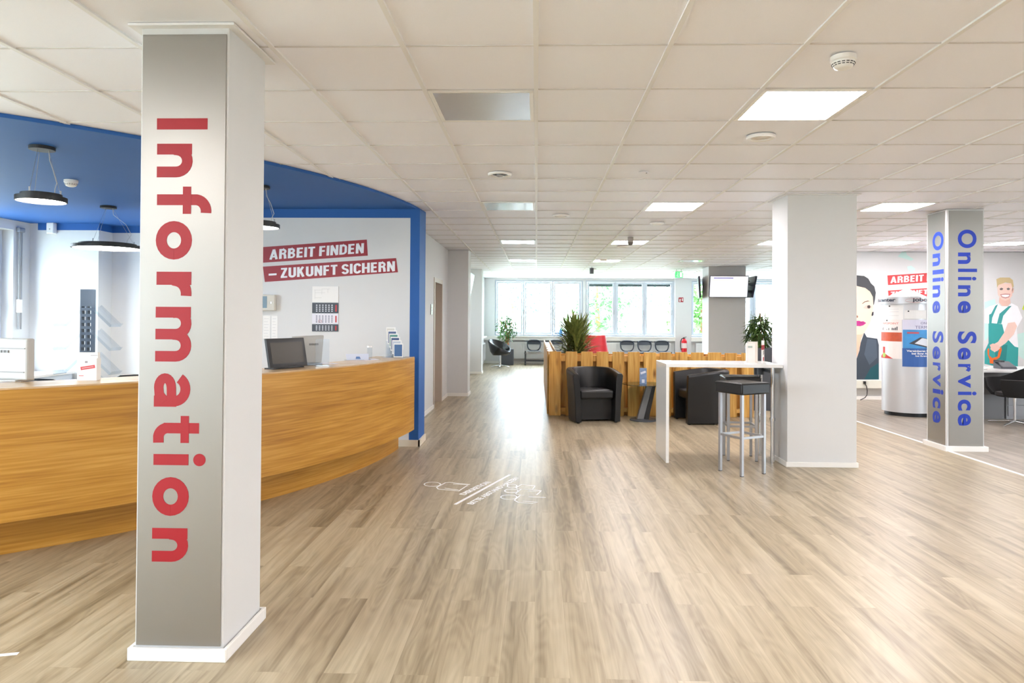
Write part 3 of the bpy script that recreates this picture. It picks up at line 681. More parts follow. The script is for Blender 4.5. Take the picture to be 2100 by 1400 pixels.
def detector(x, y, z, label):
    t = thing('smoke_detector', label, 'smoke detector', (x, y, z))
    m = MB(); m.lathe([(.058, 0), (.058, -.022), (.052, -.026)], 32); m.build('base', frame_m, t, smooth=True)
    m = MB(); m.lathe([(.052, -.026), (.052, -.036), (.040, -.056), (.026, -.062), (.001, -.063)], 32, caps=False); m.build('head', frame_m, t, smooth=True)
    m = MB()
    for k in range(16):
        a = 2 * pi * k / 16
        for (r0, z0) in ((.0515, -.038), (.046, -.046)):
            m.bar((r0 * cos(a - .13), r0 * sin(a - .13), z0), (r0 * cos(a + .13), r0 * sin(a + .13), z0), .004, .003)
    m.build('vents', blackp, t)
    return t
detector(1.475, 3.37, CZ, 'white smoke detector on the ceiling in front of nearest lit panel')
detector(-4.33, 6.27, 2.748, 'white smoke detector on the blue ceiling beside a pendant lamp')

t = thing('dome_camera', 'grey ceiling camera hanging at the third lit ceiling light', 'camera', (1.47, 10.9, CZ))
m = MB(); m.cyl((0, 0), .045, -.08, 0); m.build('housing', mat('light grey housing', (176, 170, 164), .4), t, smooth=True)
m = MB(); m.lathe([(.045, -.08), (.042, -.105), (.025, -.125), (.001, -.13)], 24, caps=False); m.build('dome', mat('grey dome', (120, 116, 114), .15), t, smooth=True)
t = thing('hanging_speaker', 'small dark grey cylinder hanging from ceiling before the end windows', 'speaker', (1.37, 17.3, CZ))
m = MB(); m.cyl((0, 0), .05, -.17, -.03); m.build('housing', mat('dark grey cylinder', (96, 100, 108), .45), t, smooth=True)
m = MB(); m.cyl((0, 0), .02, -.03, 0); m.build('stem', frame_m, t)

# exit sign and fire sign
grn = mat('exit sign green', (90, 214, 130), 0.4, emit=.2)
t = thing('exit_sign', 'green and white running man exit sign under the far ceiling', 'exit sign', (3.68, 18.0, CZ))
m = MB(); m.box(-.10, .10, -.02, .02, -.22, -.06); m.build('body', grn, t)
wl = mat('lit white pictogram', (245, 255, 248), .4, emit=.25)
m = MB(); m.box(.02, .08, -.024, -.02, -.20, -.08); m.lathe([(.001, -.085), (.011, -.096), (.001, -.107)], 10, (-.03, -.022), caps=False)
m.bar((-.03, -.022, -.112), (-.045, -.022, -.15), .016, .003).bar((-.045, -.022, -.15), (-.025, -.022, -.17), .012, .003).bar((-.025, -.022, -.17), (-.03, -.022, -.2), .012, .003).bar((-.045, -.022, -.15), (-.075, -.022, -.185), .012, .003).bar((-.03, -.022, -.12), (-.005, -.022, -.14), .01, .003)
m.build('pictogram', wl, t)
m = MB(); m.bar((-.06, 0, -.06), (-.06, 0, 0), .01).bar((.06, 0, -.06), (.06, 0, 0), .01); m.build('bracket', silver, t)
t = thing('fire_equipment_sign', 'small red square fire extinguisher sign on the end wall pier', 'sign', (4.62, 22.27, 2.09))
m = wmb(t); m.box(4.55, 4.70, 22.272, 22.28, 2.015, 2.165); m.build('plate', red_m, t)
m = wmb(t); m.box(4.575, 4.61, 22.269, 22.272, 2.03, 2.11).box(4.583, 4.602, 22.269, 22.272, 2.11, 2.13).bar((4.602, 22.27, 2.135), (4.625, 22.27, 2.09), .008, .003).box(4.65, 4.68, 22.269, 22.272, 2.05, 2.14)
m.build('pictogram', paper, t)
t = thing('fire_extinguisher', 'red fire extinguisher with black hose hanging on the end pier', 'fire extinguisher', (4.70, 22.13, .42))
ext_m = mat('fire red', (214, 22, 36), .25)
m = MB(); m.lathe([(.06, 0), (.085, .012), (.085, .36), (.06, .41), (.03, .43)], 28); m.build('cylinder', ext_m, t, smooth=True)
m = MB(); m.cyl((0, 0), .02, .43, .455).bar((-.04, 0, .465), (.075, 0, .49), .02, .012).bar((-.03, 0, .455), (.05, 0, .45), .02, .01); m.build('valve', blackp, t)
m = MB(); m.tube([(-.02, 0, .445), (-.08, 0, .43), (-.12, 0, .33), (-.115, 0, .18), (-.095, 0, .07)], .012); m.build('hose', blackp, t, smooth=True)
m = MB(); m.lathe([(.0865, .13), (.0865, .29)], 28, caps=False); m.build('label_band', mat('pale label', (232, 208, 206), .5), t)
m = MB(); m.box(-.03, .03, .086, .139, .1, .35); m.build('wall_bracket', silver, t)

# ------------------------------------------------------------------ pendant lamps
def pendant(x, y, zc, zd, r, label, rc=.085, wires=3):
    t = thing('pendant_lamp', label, 'pendant lamp', (x, y, zc))
    bm_ = mat('matt black metal', (34, 33, 34), .5)
    m = MB(); m.cyl((0, 0), rc, -.026, 0, 36); m.build('canopy', bm_, t, bevel=.002)
    h = zd - zc
    m = MB(); m.lathe([(r, h - .016), (r, h + .018), (r * .80, h + .020), (r * .80, h + .042), (0.001, h + .044)], 56, caps=False)
    m.lathe([(r, h - .016), (r * .95, h - .018), (r * .95, h - .004)], 56, caps=False)
    m.build('lamp_shade', bm_, t)
    m = MB(); m.lathe([(r * .95, h - .012), (r * .3, h - .013), (0.001, h - .013)], 56, caps=False)
    m.build('diffuser', mat('lit pendant diffuser', (255, 246, 232), .5, emit=9.0), t)
    m = MB()
    for k in range(3):
        a = 2 * pi * k / 3 + .5
        m.tube([(rc * .5 * cos(a), rc * .5 * sin(a), -.026), (r * .72 * cos(a), r * .72 * sin(a), h + .042)], .0016, 5)
        m.cyl((r * .72 * cos(a), r * .72 * sin(a)), .006, h + .04, h + .075, 8)
    m.build('wire', silver, t)
    m = MB(); m.tube([(rc * .6, 0, -.026), (rc * .7, 0, -.10), (r * .6, -.02, h * .45), (r * .78, -.02, h * .7), (r * .62, 0, h + .08), (r * .6, 0, h + .04)], .003, 6)
    m.build('cable', mat('clear grey cable', (190, 190, 188), .3), t, smooth=True)
    return t
pendant(-3.69, 5.02, 2.748, 2.355, .166, 'lit black disc pendant lamp nearest, hanging left of column')
pendant(-4.93, 7.78, 2.748, 2.275, .365, 'large flat black disc pendant lamp farther left in the office')
pendant(-2.66, 6.55, 2.748, 2.362, .178, 'black disc pendant lamp half hidden behind the Information column')

# ------------------------------------------------------------------ reception desk
def arc(c, r, a0, a1, n): return [(c[0] + r * cos(a0 + (a1 - a0) * k / n), c[1] + r * sin(a0 + (a1 - a0) * k / n)) for k in range(n + 1)]
pc, pr = (-6.53, 8.024), 5.195
A0, A1 = R(-66), R(-4.4)
t = thing('reception_desk', 'long curved oak reception desk below the blue ceiling', 'reception desk', (-2.4, 5.2, 0))
def ring(m, c, r0, r1, a0, a1, z0, z1, n=56):
    o = arc(c, r0, a0, a1, n); i = arc(c, r1, a0, a1, n)
    for k in range(n):
        pass
    vs = []; fs = []
    for (x, y), (u, v) in zip(o, i): vs += [(x, y, z0), (x, y, z1), (u, v, z1), (u, v, z0)]
    for k in range(n):
        b = 4 * k
        for e in range(4): fs.append((b + e, b + (e + 1) % 4, b + 4 + (e + 1) % 4, b + 4 + e))
    fs += [(0, 1, 2, 3), (4 * n + 3, 4 * n + 2, 4 * n + 1, 4 * n)]
    m.add(vs, fs)
m = wmb(t); ring(m, pc, pr, pr - .035, A0, A1, .25, 1.045); m.build('front_panel', oak_m, t)
m = wmb(t); ring(m, pc, pr - .002, pr - .44, A0, A1, 1.0455, 1.056); m.build('countertop', oaktop_m, t)
m = wmb(t); ring(m, pc, pr - .40, pr - .425, A0, A1, .30, 1.0455); m.build('back_panel', oak_m, t)
m = wmb(t); ring(m, pc, pr - .225, pr - .26, A0, R(-2.3), 0, .25); ring(m, pc, pr - .035, pr - .40, A0, A1, .25, .27); m.build('plinth', oak_m, t)
m = wmb(t); ring(m, pc, pr - .425, pr - 1.15, A0, R(-10), .72, .75); m.build('work_surface', oaktop_m, t)
m = wmb(t)
for a in (-62, -45, -28, -12): 
    ang = R(a); m.bar((pc[0] + (pr - 1.1) * cos(ang), pc[1] + (pr - 1.1) * sin(ang), 0), (pc[0] + (pr - 1.1) * cos(ang), pc[1] + (pr - 1.1) * sin(ang), .72), .06)
m.build('leg', silver, t)

def polar(r, a): return (pc[0] + r * cos(R(a)), pc[1] + r * sin(R(a)))
CT = 1.056
# monitor seen from behind, left edge
beige = mat('light grey computer casing', (184, 182, 178), .45)
t = thing('monitor', 'light grey back of a monitor at the left picture edge', 'monitor', (-3.52, 4.50, CT), rz=R(-12))
m = MB(); m.box(-.26, .19, -.03, .03, .01, .285); m.build('housing', beige, t, bevel=.012)
m = MB(); m.box(-.25, .175, -.036, -.03, .215, .222).box(-.25, .17, -.036, -.03, .06, .066); m.build('groove', mat('casing groove', (150, 148, 145), .5), t)
m = MB()
for k in range(6): m.box(-.12 + k * .028, -.098 + k * .028, -.037, -.031, .19, .206)
m.build('vents', mat('vent grey', (128, 126, 124), .5), t)
m = MB(); m.box(-.2, .12, -.05, .09, 0, .012); m.build('foot', beige, t, bevel=.004)
# second monitor back
t = thing('monitor', 'light grey monitor back standing behind the black customer display', 'monitor', (-2.06, 6.18, CT), rz=R(40))
m = MB()
m.add([(-.14, -.02, .02), (.12, -.02, .02), (.14, -.02, .27), (-.16, -.02, .26), (-.13, .05, .02), (.11, .05, .02), (.13, .06, .27), (-.15, .06, .26)], [(0, 1, 2, 3), (7, 6, 5, 4), (0, 4, 5, 1), (1, 5, 6, 2), (2, 6, 7, 3), (3, 7, 4, 0)])
m.build('housing', beige, t, bevel=.008)
m = MB()
for k in range(5): m.box(-.0 + k * .018, .013 + k * .018, -.025, -.019, .18, .197)
m.build('vents', mat('vent grey', (128, 126, 124), .5), t)
m = MB(); m.box(-.12, .12, -.04, .10, 0, .014); m.build('foot', mat('blue grey foot', (160, 172, 184), .4), t, bevel=.004)
# black customer display
t = thing('customer_display', 'black framed tilted display with dark screen on reception desk', 'display', (-2.09, 5.79, CT), rz=math.atan2(.378, .185))
m = MB(); tl = .05; hh = .247; W2 = .212; th = .022
def tp(x, z, off=0): k = z / hh; return (x, tl * k + off, .012 + z * .98)
m.add([tp(-W2, 0), tp(W2, 0), tp(W2, hh), tp(-W2, hh), tp(-W2, 0, th), tp(W2, 0, th), tp(W2, hh, th), tp(-W2, hh, th)], [(0, 1, 2, 3), (7, 6, 5, 4), (0, 4, 5, 1), (1, 5, 6, 2), (2, 6, 7, 3), (3, 7, 4, 0)])
m.build('frame', mat('black display frame', (20, 20, 21), .3), t, bevel=.004)
m = MB(); e = .034
m.add([tp(-W2 + e, e, -.0012), tp(W2 - e, e, -.0012), tp(W2 - e, hh - e, -.0012), tp(-W2 + e, hh - e, -.0012)] + [tp(-W2 + e, e, .001), tp(W2 - e, e, .001), tp(W2 - e, hh - e, .001), tp(-W2 + e, hh - e, .001)], [(0, 1, 2, 3), (7, 6, 5, 4), (0, 4, 5, 1), (1, 5, 6, 2), (2, 6, 7, 3), (3, 7, 4, 0)])
m.build('screen', mat('dark grey screen', (78, 74, 68), .25), t)
m = MB(); m.box(-.17, .17, .0, .11, 0, .010).bar((0, .1, .01), (0, .05, .15), .1, .012); m.build('stand', blackp, t, bevel=.002)
# clear acrylic screen in front of monitor
t = thing('acrylic_stand', 'clear acrylic sign stand beside the black customer display', 'acrylic stand', (-1.90, 6.08, CT), rz=R(50))
m = MB(); m.box(-.07, .07, -.002, .002, .0, .24).box(-.07, .07, -.04, .04, 0, .004); m.build('sheet', acryl, t)
# white box with red stamp
t = thing('counter_sign_box', 'white card stand with slanted red stamp on the desk', 'card stand', (-3.035, 4.60, CT), rz=R(8))
m = MB(); m.box(-.062, .062, -.03, .03, 0, .150); m.build('holder', paper, t, bevel=.001)
m = MB(); m.box(-.064, .064, -.020, .012, .150, .188); m.build('card', paper, t)
m = MB()
c_, s_ = cos(R(12)), sin(R(12))
def rc_(m, cx, cz, w, h, a, y, d=.0008):
    c_, s_ = cos(a), sin(a)
    p = [(cx + u * w / 2 * c_ - v * h / 2 * s_, cz + u * w / 2 * s_ + v * h / 2 * c_) for u, v in ((-1, -1), (1, -1), (1, 1), (-1, 1))]
    poly_xz(m, p, y - d, y)
rc_(m, .006, .088, .092, .022, R(9), -.0302); rc_(m, -.035, .033, .03, .004, 0, -.0302)
m.build('stamp', mat('stamp red', (206, 74, 78), .5), t)
m = MB(); rc_(m, .006, .088, .074, .004, R(9), -.0312); m.build('stamp_writing', mat('stamp pale', (236, 190, 188), .5), t)
m = MB(); rc_(m, -.004, .125, .016, .012, 0, -.0302); rc_(m, .04, .168, .044, .003, 0, -.0205); m.build('print', mat('print grey', (150, 140, 146), .6), t)
# card holder, white dispenser and papers at the right
t = thing('card_holder', 'low clear holder with pale card on the right of desk', 'card holder', (-1.82, 6.98, CT), rz=R(20))
m = MB(); m.add([(-.11, -.03, 0), (.11, -.03, 0), (.115, .03, .06), (-.115, .03, .06), (-.11, -.026, 0), (.11, -.026, 0), (.115, .034, .06), (-.115, .034, .06)], [(0, 1, 2, 3), (7, 6, 5, 4), (0, 4, 5, 1), (1, 5, 6, 2), (2, 6, 7, 3), (3, 7, 4, 0)]); m.build('card', mat('pale blue card', (205, 210, 226), .4), t)
m = MB(); m.add([(-.02, -.0215, .012), (.03, -.0215, .012), (.02, .0, .034), (-.015, .0, .034)], [(0, 1, 2, 3)]); m.build('emblem', mat('emblem blue', (90, 120, 170), .5), t)
m = MB(); m.box(-.13, .13, -.045, .045, 0, .004); m.build('base', acryl, t)
t = thing('white_dispenser', 'small upright white cylinder dispenser on the desk', 'dispenser', (-1.74, 7.16, CT))
m = MB(); m.cyl((0, 0), .026, 0, .12); m.build('body', acryl, t, smooth=True)
m = MB(); m.cyl((0, 0), .028, .12, .138); m.build('cap', gloss_w, t, smooth=True)
for k, (x, y, a, l) in enumerate(((-1.70, 7.02, 30, 'pale flyer lying flat on the desk beside brochure rack'), (-1.98, 6.40, 55, 'white sheet lying on desk in front of the monitor back'))):
    m = MB(); m.box(-.075, .075, -.105, .105, 0, .004)
    tag(m.build('flyer', mat('flyer lilac', (222, 214, 220), .35), loc=(x, y, CT), rz=R(a)), l, 'flyer')
# stepped brochure rack with brochures
t = thing('brochure_rack', 'clear stepped brochure rack at the right end of desk', 'brochure rack', (-1.55, 7.45, CT), rz=R(0))
m = MB()
for k in range(6):
    x = .065 - k * .024; y = -.06 + k * .035
    m.box(x - .055, x + .055, y - .002, y, 0, .09 + k * .038)
m.box(-.12, .12, -.07, .13, 0, .004)
m.build('tier', acryl, t)
bc = [((76, 112, 160), 'lowest brochure in rack, blue picture with white border'), ((190, 196, 210), 'second brochure from the front in desk rack, pale with red corner'), ((60, 84, 128), 'third brochure from the front in desk rack, dark blue edge'), ((96, 150, 140), 'fourth brochure from the front in desk rack, greenish'), ((80, 100, 140), 'fifth brochure from the front in desk rack, grey blue'), ((214, 212, 206), 'hindmost and highest brochure in the desk rack')]
for k, (c, l) in enumerate(bc):
    x = -1.55 + .065 - k * .024; y = 7.45 - .066 + k * .035
    b = thing('brochure', l, 'brochure', (x, y, CT + .005 + k * .034), group='brochures in the desk rack')
    m = MB(); m.box(-.05, .05, -.003, .003, 0, .15); m.build('sheet', paper, b)
    m = MB(); m.box(-.042, .042, -.0042, -.003, .012, .138); m.build('picture', mat('brochure tint %d' % k, c, .4), b)
    if k == 1:
        m = MB(); m.box(-.03, .015, -.0052, -.0042, .095, .11); m.build('logo', red_m, b)

# ------------------------------------------------------------------ on the reception wall
def P3(p, y): return Vector((p[0], y, p[1]))
sl_m = mat('dark red banner', (150, 28, 44), .5); wt_m = mat('white lettering', (236, 238, 244), .5)
def lettering(t, text, tri, y, bold, m_=None):
    m = wmb(t); o = P3(tri[0], y); u = P3(tri[1], y) - o; v = P3(tri[2], y) - o
    put_quads(m, cap_text(text), o, u, v, (0, -1, 0), .001)
    return m
t = thing('wall_banner', 'upper dark red slanted banner reading ARBEIT FINDEN on reception wall', 'banner', (-2.6, 7.96, 2.2))
m = wmb(t); poly_xz(m, D['SL1'], 7.956, 7.9595); m.build('strip', sl_m, t)
lettering(t, 'ARBEIT FINDEN', D['ST1'], 7.9558, .03).build('lettering', wt_m, t)
t = thing('wall_banner', 'lower dark red slanted banner reading ZUKUNFT SICHERN on reception wall', 'banner', (-2.4, 7.96, 2.0))
m = wmb(t); poly_xz(m, D['SL2'], 7.956, 7.9595); m.build('strip', sl_m, t)
m = lettering(t, 'ZUKUNFT SICHERN', D['ST2'], 7.9558, .03); poly_xz(m, D['SD'], 7.9548, 7.9558); m.build('lettering', wt_m, t)
# calendar
t = thing('wall_calendar', 'three month wall calendar below the red banners', 'calendar', (-2.457, 7.95, 1.33))
dg_ = mat('calendar dark grey', (74, 80, 90), .6)
m = wmb(t); m.box(-2.610, -2.304, 7.952, 7.9595, 1.66, 1.845); m.build('head_board', paper, t)
m = wmb(t)
for a, b_, c_2, d_ in ((-2.59, -2.51, 1.80, 1.803), (-2.50, -2.40, 1.815, 1.818), (-2.50, -2.497, 1.75, 1.818), (-2.43, -2.427, 1.77, 1.815), (-2.58, -2.46, 1.77, 1.773), (-2.58, -2.50, 1.71, 1.713), (-2.58, -2.577, 1.70, 1.80)): m.box(a, b_, 7.951, 7.952, c_2, d_)
m.build('line_drawing', mat('pale print', (206, 206, 206), .6), t)
for nm, z0, z1, mm, col in (('month_sheet', 1.535, 1.655, dg_, (210, 214, 222)), ('month_sheet', 1.41, 1.528, mat('current month sheet', (230, 228, 238), .6), (130, 132, 150)), ('month_sheet', 1.322, 1.405, dg_, (210, 214, 222))):
    m = wmb(t); m.box(-2.610, -2.304, 7.95, 7.9595, z0, z1); s_ = m.build(nm, mm, t)
    m = wmb(t); n = MB(); hh2 = z1 - z0
    for c in range(6):
        x = -2.565 + c * .036
        for r_ in range(4):
            zz = z0 + hh2 * (.14 + r_ * .19); m.box(x, x + .017, 7.9492, 7.95, zz, zz + hh2 * .11)
    m.build('numerals', mat('numerals %s' % (col,), col, .6), t)
    m = wmb(t); m.box(-2.338, -2.322, 7.9492, 7.95, z0 + hh2 * .15, z0 + hh2 * .8); m.build('sunday_column', mat('sunday red', (196, 66, 70), .6), t)
m = wmb(t)
for q in ((-2.535, -2.497, 1.425, 1.428), (-2.535, -2.497, 1.45, 1.453), (-2.535, -2.532, 1.425, 1.453), (-2.50, -2.497, 1.425, 1.453)): m.box(q[0], q[1], 7.948, 7.949, q[2], q[3])
m.build('date_marker', red_m, t)
# alarm panel and papers
t = thing('alarm_panel', 'beige wall control box with grey display beside the column', 'control box', (-3.12, 7.93, 1.56))
m = wmb(t); m.box(-3.28, -3.027, 7.88, 7.9595, 1.559, 1.745); m.build('housing', mat('beige housing', (206, 202, 192), .45), t, bevel=.008)
m = wmb(t); m.box(-3.26, -3.115, 7.877, 7.88, 1.59, 1.725); m.build('display', mat('display blue grey', (104, 130, 148), .4), t)
m = wmb(t); m.cyl((-3.07, 7.876), .008, 1.64, 1.66, 12); m.build('lock', chrome, t)
for x0, x1, l in ((-3.19, -3.105, 'left narrow paper list pinned below the control box'), (-3.09, -3.018, 'right narrow paper list pinned below the control box')):
    t = thing('paper_notice', l, 'paper notice', ((x0 + x1) / 2, 7.955, 1.235))
    m = wmb(t); m.box(x0, x1, 7.9575, 7.9597, 1.235, 1.50); m.build('sheet', paper, t)
    m = wmb(t)
    for k in range(7): m.box(x0 + .012, x1 - .016 - .01 * (k % 2), 7.9568, 7.9575, 1.26 + k * .034, 1.263 + k * .034)
    m.build('print', mat('pale grey print', (196, 196, 200), .6), t)

# ------------------------------------------------------------------ office behind the desk
t = thing('leaflet_tower', 'dark perforated leaflet tower with clear slanted trays', 'leaflet stand', (-5.5, 8.3, 0))
tow = mat('slate grey steel', (70, 82, 98), .45)
m = MB(); m.box(-.078, .078, -.03, .03, 1.60, 1.81)
for x0, x1 in ((-.078, -.058), (-.012, .012), (.058, .078)): m.box(x0, x1, -.03, .03, .05, 1.60)
z = .05
while z < 1.6:
    m.box(-.058, -.012, -.03, .03, z, z + .035); m.box(.012, .058, -.03, .03, z, z + .035); z += .075
m.build('column', tow, t)
m = MB(); m.box(-.25, .25, -.2, .2, 0, .05); m.build('foot', tow, t, bevel=.005)
for z in (1.60, 1.31, 1.02, .73, .44):
    for s in (-1, 1):
        m = MB(); m.M = Matrix.Translation((s * .08, 0, z)) @ Matrix.Rotation(s * R(43), 4, 'Y')
        L_ = .36
        for y0, y1 in ((-.11, -.107), (.107, .11)): m.box(0 if s > 0 else -L_, L_ if s > 0 else 0, y0, y1, -.0, .03)
        m.box(0 if s > 0 else -L_, L_ if s > 0 else 0, -.11, .11, -.004, 0)
        xx = s * L_; m.box(min(xx, xx - s * .006), max(xx, xx - s * .006), -.11, .11, 0, .05)
        m.build('tray', acryl, t)
t = thing('motion_sensor', 'small white motion sensor on the blue band, left', 'sensor', (-6.62, 9.22, 2.6))
m = wmb(t); m.box(-6.67, -6.57, 9.17, 9.246, 2.60, 2.75); m.build('housing', gloss_w, t, bevel=.01)
m = wmb(t); m.cyl((-6.62, 9.168), .006, 2.655, 2.667, 8); m.build('lens', mat('sensor grey', (120, 120, 124), .3), t)
def office_chair(x, y, rz, label, top):
    t = thing('office_chair', label, 'office chair', (x, y, 0), rz)
    m = MB(); m.tube([(-.16, -.02, top - .02), (-.12, -.045, top), (0, -.055, top + .004), (.12, -.045, top), (.16, -.02, top - .02)], [.012, .016, .018, .016, .012], 10)
    m.box(-.15, .15, -.045, -.02, top - .32, top - .02); m.build('backrest', blackp, t, smooth=False, bevel=.01)
    m = MB(); m.box(-.23, .23, -.02, .42, .44, .50); m.build('seat', mat('black fabric', (28, 28, 30), .8), t, bevel=.02)
    m = MB(); m.bar((0, -.045, top - .30), (0, -.05, .42), .05, .02).bar((0, -.05, .42), (0, .2, .42), .05, .02); m.build('back_post', blackp, t)
    m = MB(); m.cyl((0, .2), .03, .1, .44); m.build('column', chrome, t)
    m = MB()
    for k in range(5):
        a = 2 * pi * k / 5 + .3; m.bar((0, .2, .09), (.3 * cos(a), .2 + .3 * sin(a), .07), .04, .03)
        m.lathe([(.001, 0), (.025, .01), (.025, .045), (.001, .055)], 12, (.3 * cos(a), .2 + .3 * sin(a)), caps=False)
    m.build('star_base', blackp, t)
office_chair(-4.46, 6.1, R(8), 'black office chair top showing beside the left monitor back', .905)
office_chair(-4.20, 7.1, R(20), 'black office chair top showing right beside the Information column', .865)
t = thing('window_ledge_box', 'pale blue grey low cabinet under the office window', 'cabinet', (-6.55, 8.4, 0))
m = wmb(t); m.box(-6.93, -6.3, 7.7, 9.2, 0, .70); m.build('body', mat('pale cabinet', (214, 222, 232), .5), t, bevel=.004)
m = wmb(t); m.box(-6.945, -6.28, 7.66, 9.22, .70, .73); m.build('top', gloss_w, t, bevel=.003)
# corridor door plate
t = thing('door_plate', 'small grey room plate on the wall before the corridor door', 'door plate', (-1.685, 11.02, 1.53))
m = wmb(t); m.box(-1.689, -1.677, 10.94, 11.09, 1.535, 1.70); m.build('plate', alu_m, t)
m = wmb(t); m.box(-1.677, -1.6762, 10.96, 11.07, 1.60, 1.61).box(-1.677, -1.6762, 10.96, 11.04, 1.64, 1.65); m.build('print', greyp, t)

# floor marking
fm_m = mat('white floor marking', (246, 246, 248), .45)
mk = D['MARK']
m = MB()
def ribbon(pts, w, closed=False, z0=0.0, z1=0.0012):
    n = len(pts); P_ = [Vector(p) for p in pts]; L_, R_ = [], []
    for i in range(n):
        a = P_[(i - 1) % n] if (closed or i) else P_[i]; b_ = P_[(i + 1) % n] if (closed or i < n - 1) else P_[i]
        d = (b_ - a).normalized(); nn = Vector((-d.y, d.x)) * w / 2; L_.append(P_[i] + nn); R_.append(P_[i] - nn)
    for i in range(n if closed else n - 1):
        j = (i + 1) % n
        q = [L_[i], L_[j], R_[j], R_[i]]
        m.add([(p.x, p.y, z1) for p in q] + [(p.x, p.y, z0) for p in q], [(0, 1, 2, 3), (7, 6, 5, 4), (0, 4, 5, 1), (1, 5, 6, 2), (2, 6, 7, 3), (3, 7, 4, 0)])
for c, px_, py_ in mk['heads']:
    u = Vector(px_) - Vector(c); v = Vector(py_) - Vector(c)
    ribbon([tuple(Vector(c) + u * cos(2 * pi * k / 28) + v * sin(2 * pi * k / 28)) for k in range(28)], .012, True)
for l_ in mk['lines']: ribbon(l_, .012)
ribbon(mk['bar'], .026)
def ftext(text, o, dr, ln, h):
    d = Vector((cos(dr), sin(dr), 0)); up = Vector((-sin(dr), cos(dr), 0))
    put_text(m, text, Vector((o[0], o[1], 0)), d * ln, up * h, (0, 0, 1), bold=.025, th=.0012)
ftext('DISKRETION', (-.593, 5.815), R(67.5), .50, .062)
ftext('BITTE ABSTAND HALTEN', (-.50, 5.525), R(69.3), .985, .058)
tag(m.build('floor_marking', fm_m), 'white floor marking asking for discretion with outlined waiting people', 'floor marking')
m = MB(); m.box(-1.0, 0, -.012, .012, 0, .0012)
tag(m.build('floor_marking', fm_m, loc=(-2.283, 3.0, 0), rz=R(15)), 'end of a white floor line at the bottom left picture corner', 'floor marking')
# ------------------------------------------------------------------ pallet partitions
prnd = random.Random(5)
PH = .978
def slat_row(t, xs, y0, y1, z0, z1, axis='x'):
    for a, b_ in xs:
        m = wmb(t)
        j = prnd.uniform(-.004, .004)
        if axis == 'x': m.box(a, b_, y0, y1, z0, z1 + j)
        else: m.box(y0, y1, a, b_, z0, z1 + j)
        m.build('slat', pallet_m, t, bevel=.003, seg=1)
t = thing('pallet_partition', 'long oak pallet partition with upright slats facing the camera', 'pallet partition', (1.75, 10.65, 0))
fx = [(.194, .378), (.449, .625), (.682, .863), (.920, 1.103), (1.163, 1.342), (1.398, 1.580), (1.640, 1.828), (1.885, 2.056), (2.117, 2.302), (2.358, 2.549), (2.611, 2.814), (2.870, 3.050), (3.120, 3.303)]
slat_row(t, fx, 10.60, 10.622, 0, PH)
slat_row(t, [(a + .12, b_ + .122) for a, b_ in fx[:-1]], 10.722, 10.744, 0, PH - .03)
m = wmb(t)
for z in (.83, .06): m.box(.20, 3.30, 10.624, 10.720, z, z + (.09 if z > .1 else .06))
m.build('stringer', pallet_m, t, bevel=.003)
m = wmb(t)
for x0, x1 in ((.20, .30), (1.69, 1.79), (3.19, 3.29)): m.box(x0, x1, 10.628, 10.716, .12, .83)
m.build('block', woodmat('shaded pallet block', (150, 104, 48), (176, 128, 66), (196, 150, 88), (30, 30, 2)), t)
t = thing('pallet_partition', 'oak pallet partition running away along the corridor', 'pallet partition', (.23, 13.5, 0))
ys = []; y = 10.78
while y < 16.1: ys.append((y, y + .18)); y += .242
slat_row(t, ys, .170, .192, 0, PH, 'y'); slat_row(t, [(a + .12, b_ + .12) for a, b_ in ys[:-1]], .292, .314, 0, PH, 'y')
m = wmb(t)
for z in (.83, .06): m.box(.194, .290, 10.78, 16.1, z, z + (.09 if z > .1 else .06))
m.build('stringer', pallet_m, t)
m = wmb(t)
for y in (10.8, 12.5, 14.2, 15.95): m.box(.20, .284, y, y + .1, .12, .83)
m.build('block', MATS['shaded pallet block'], t)

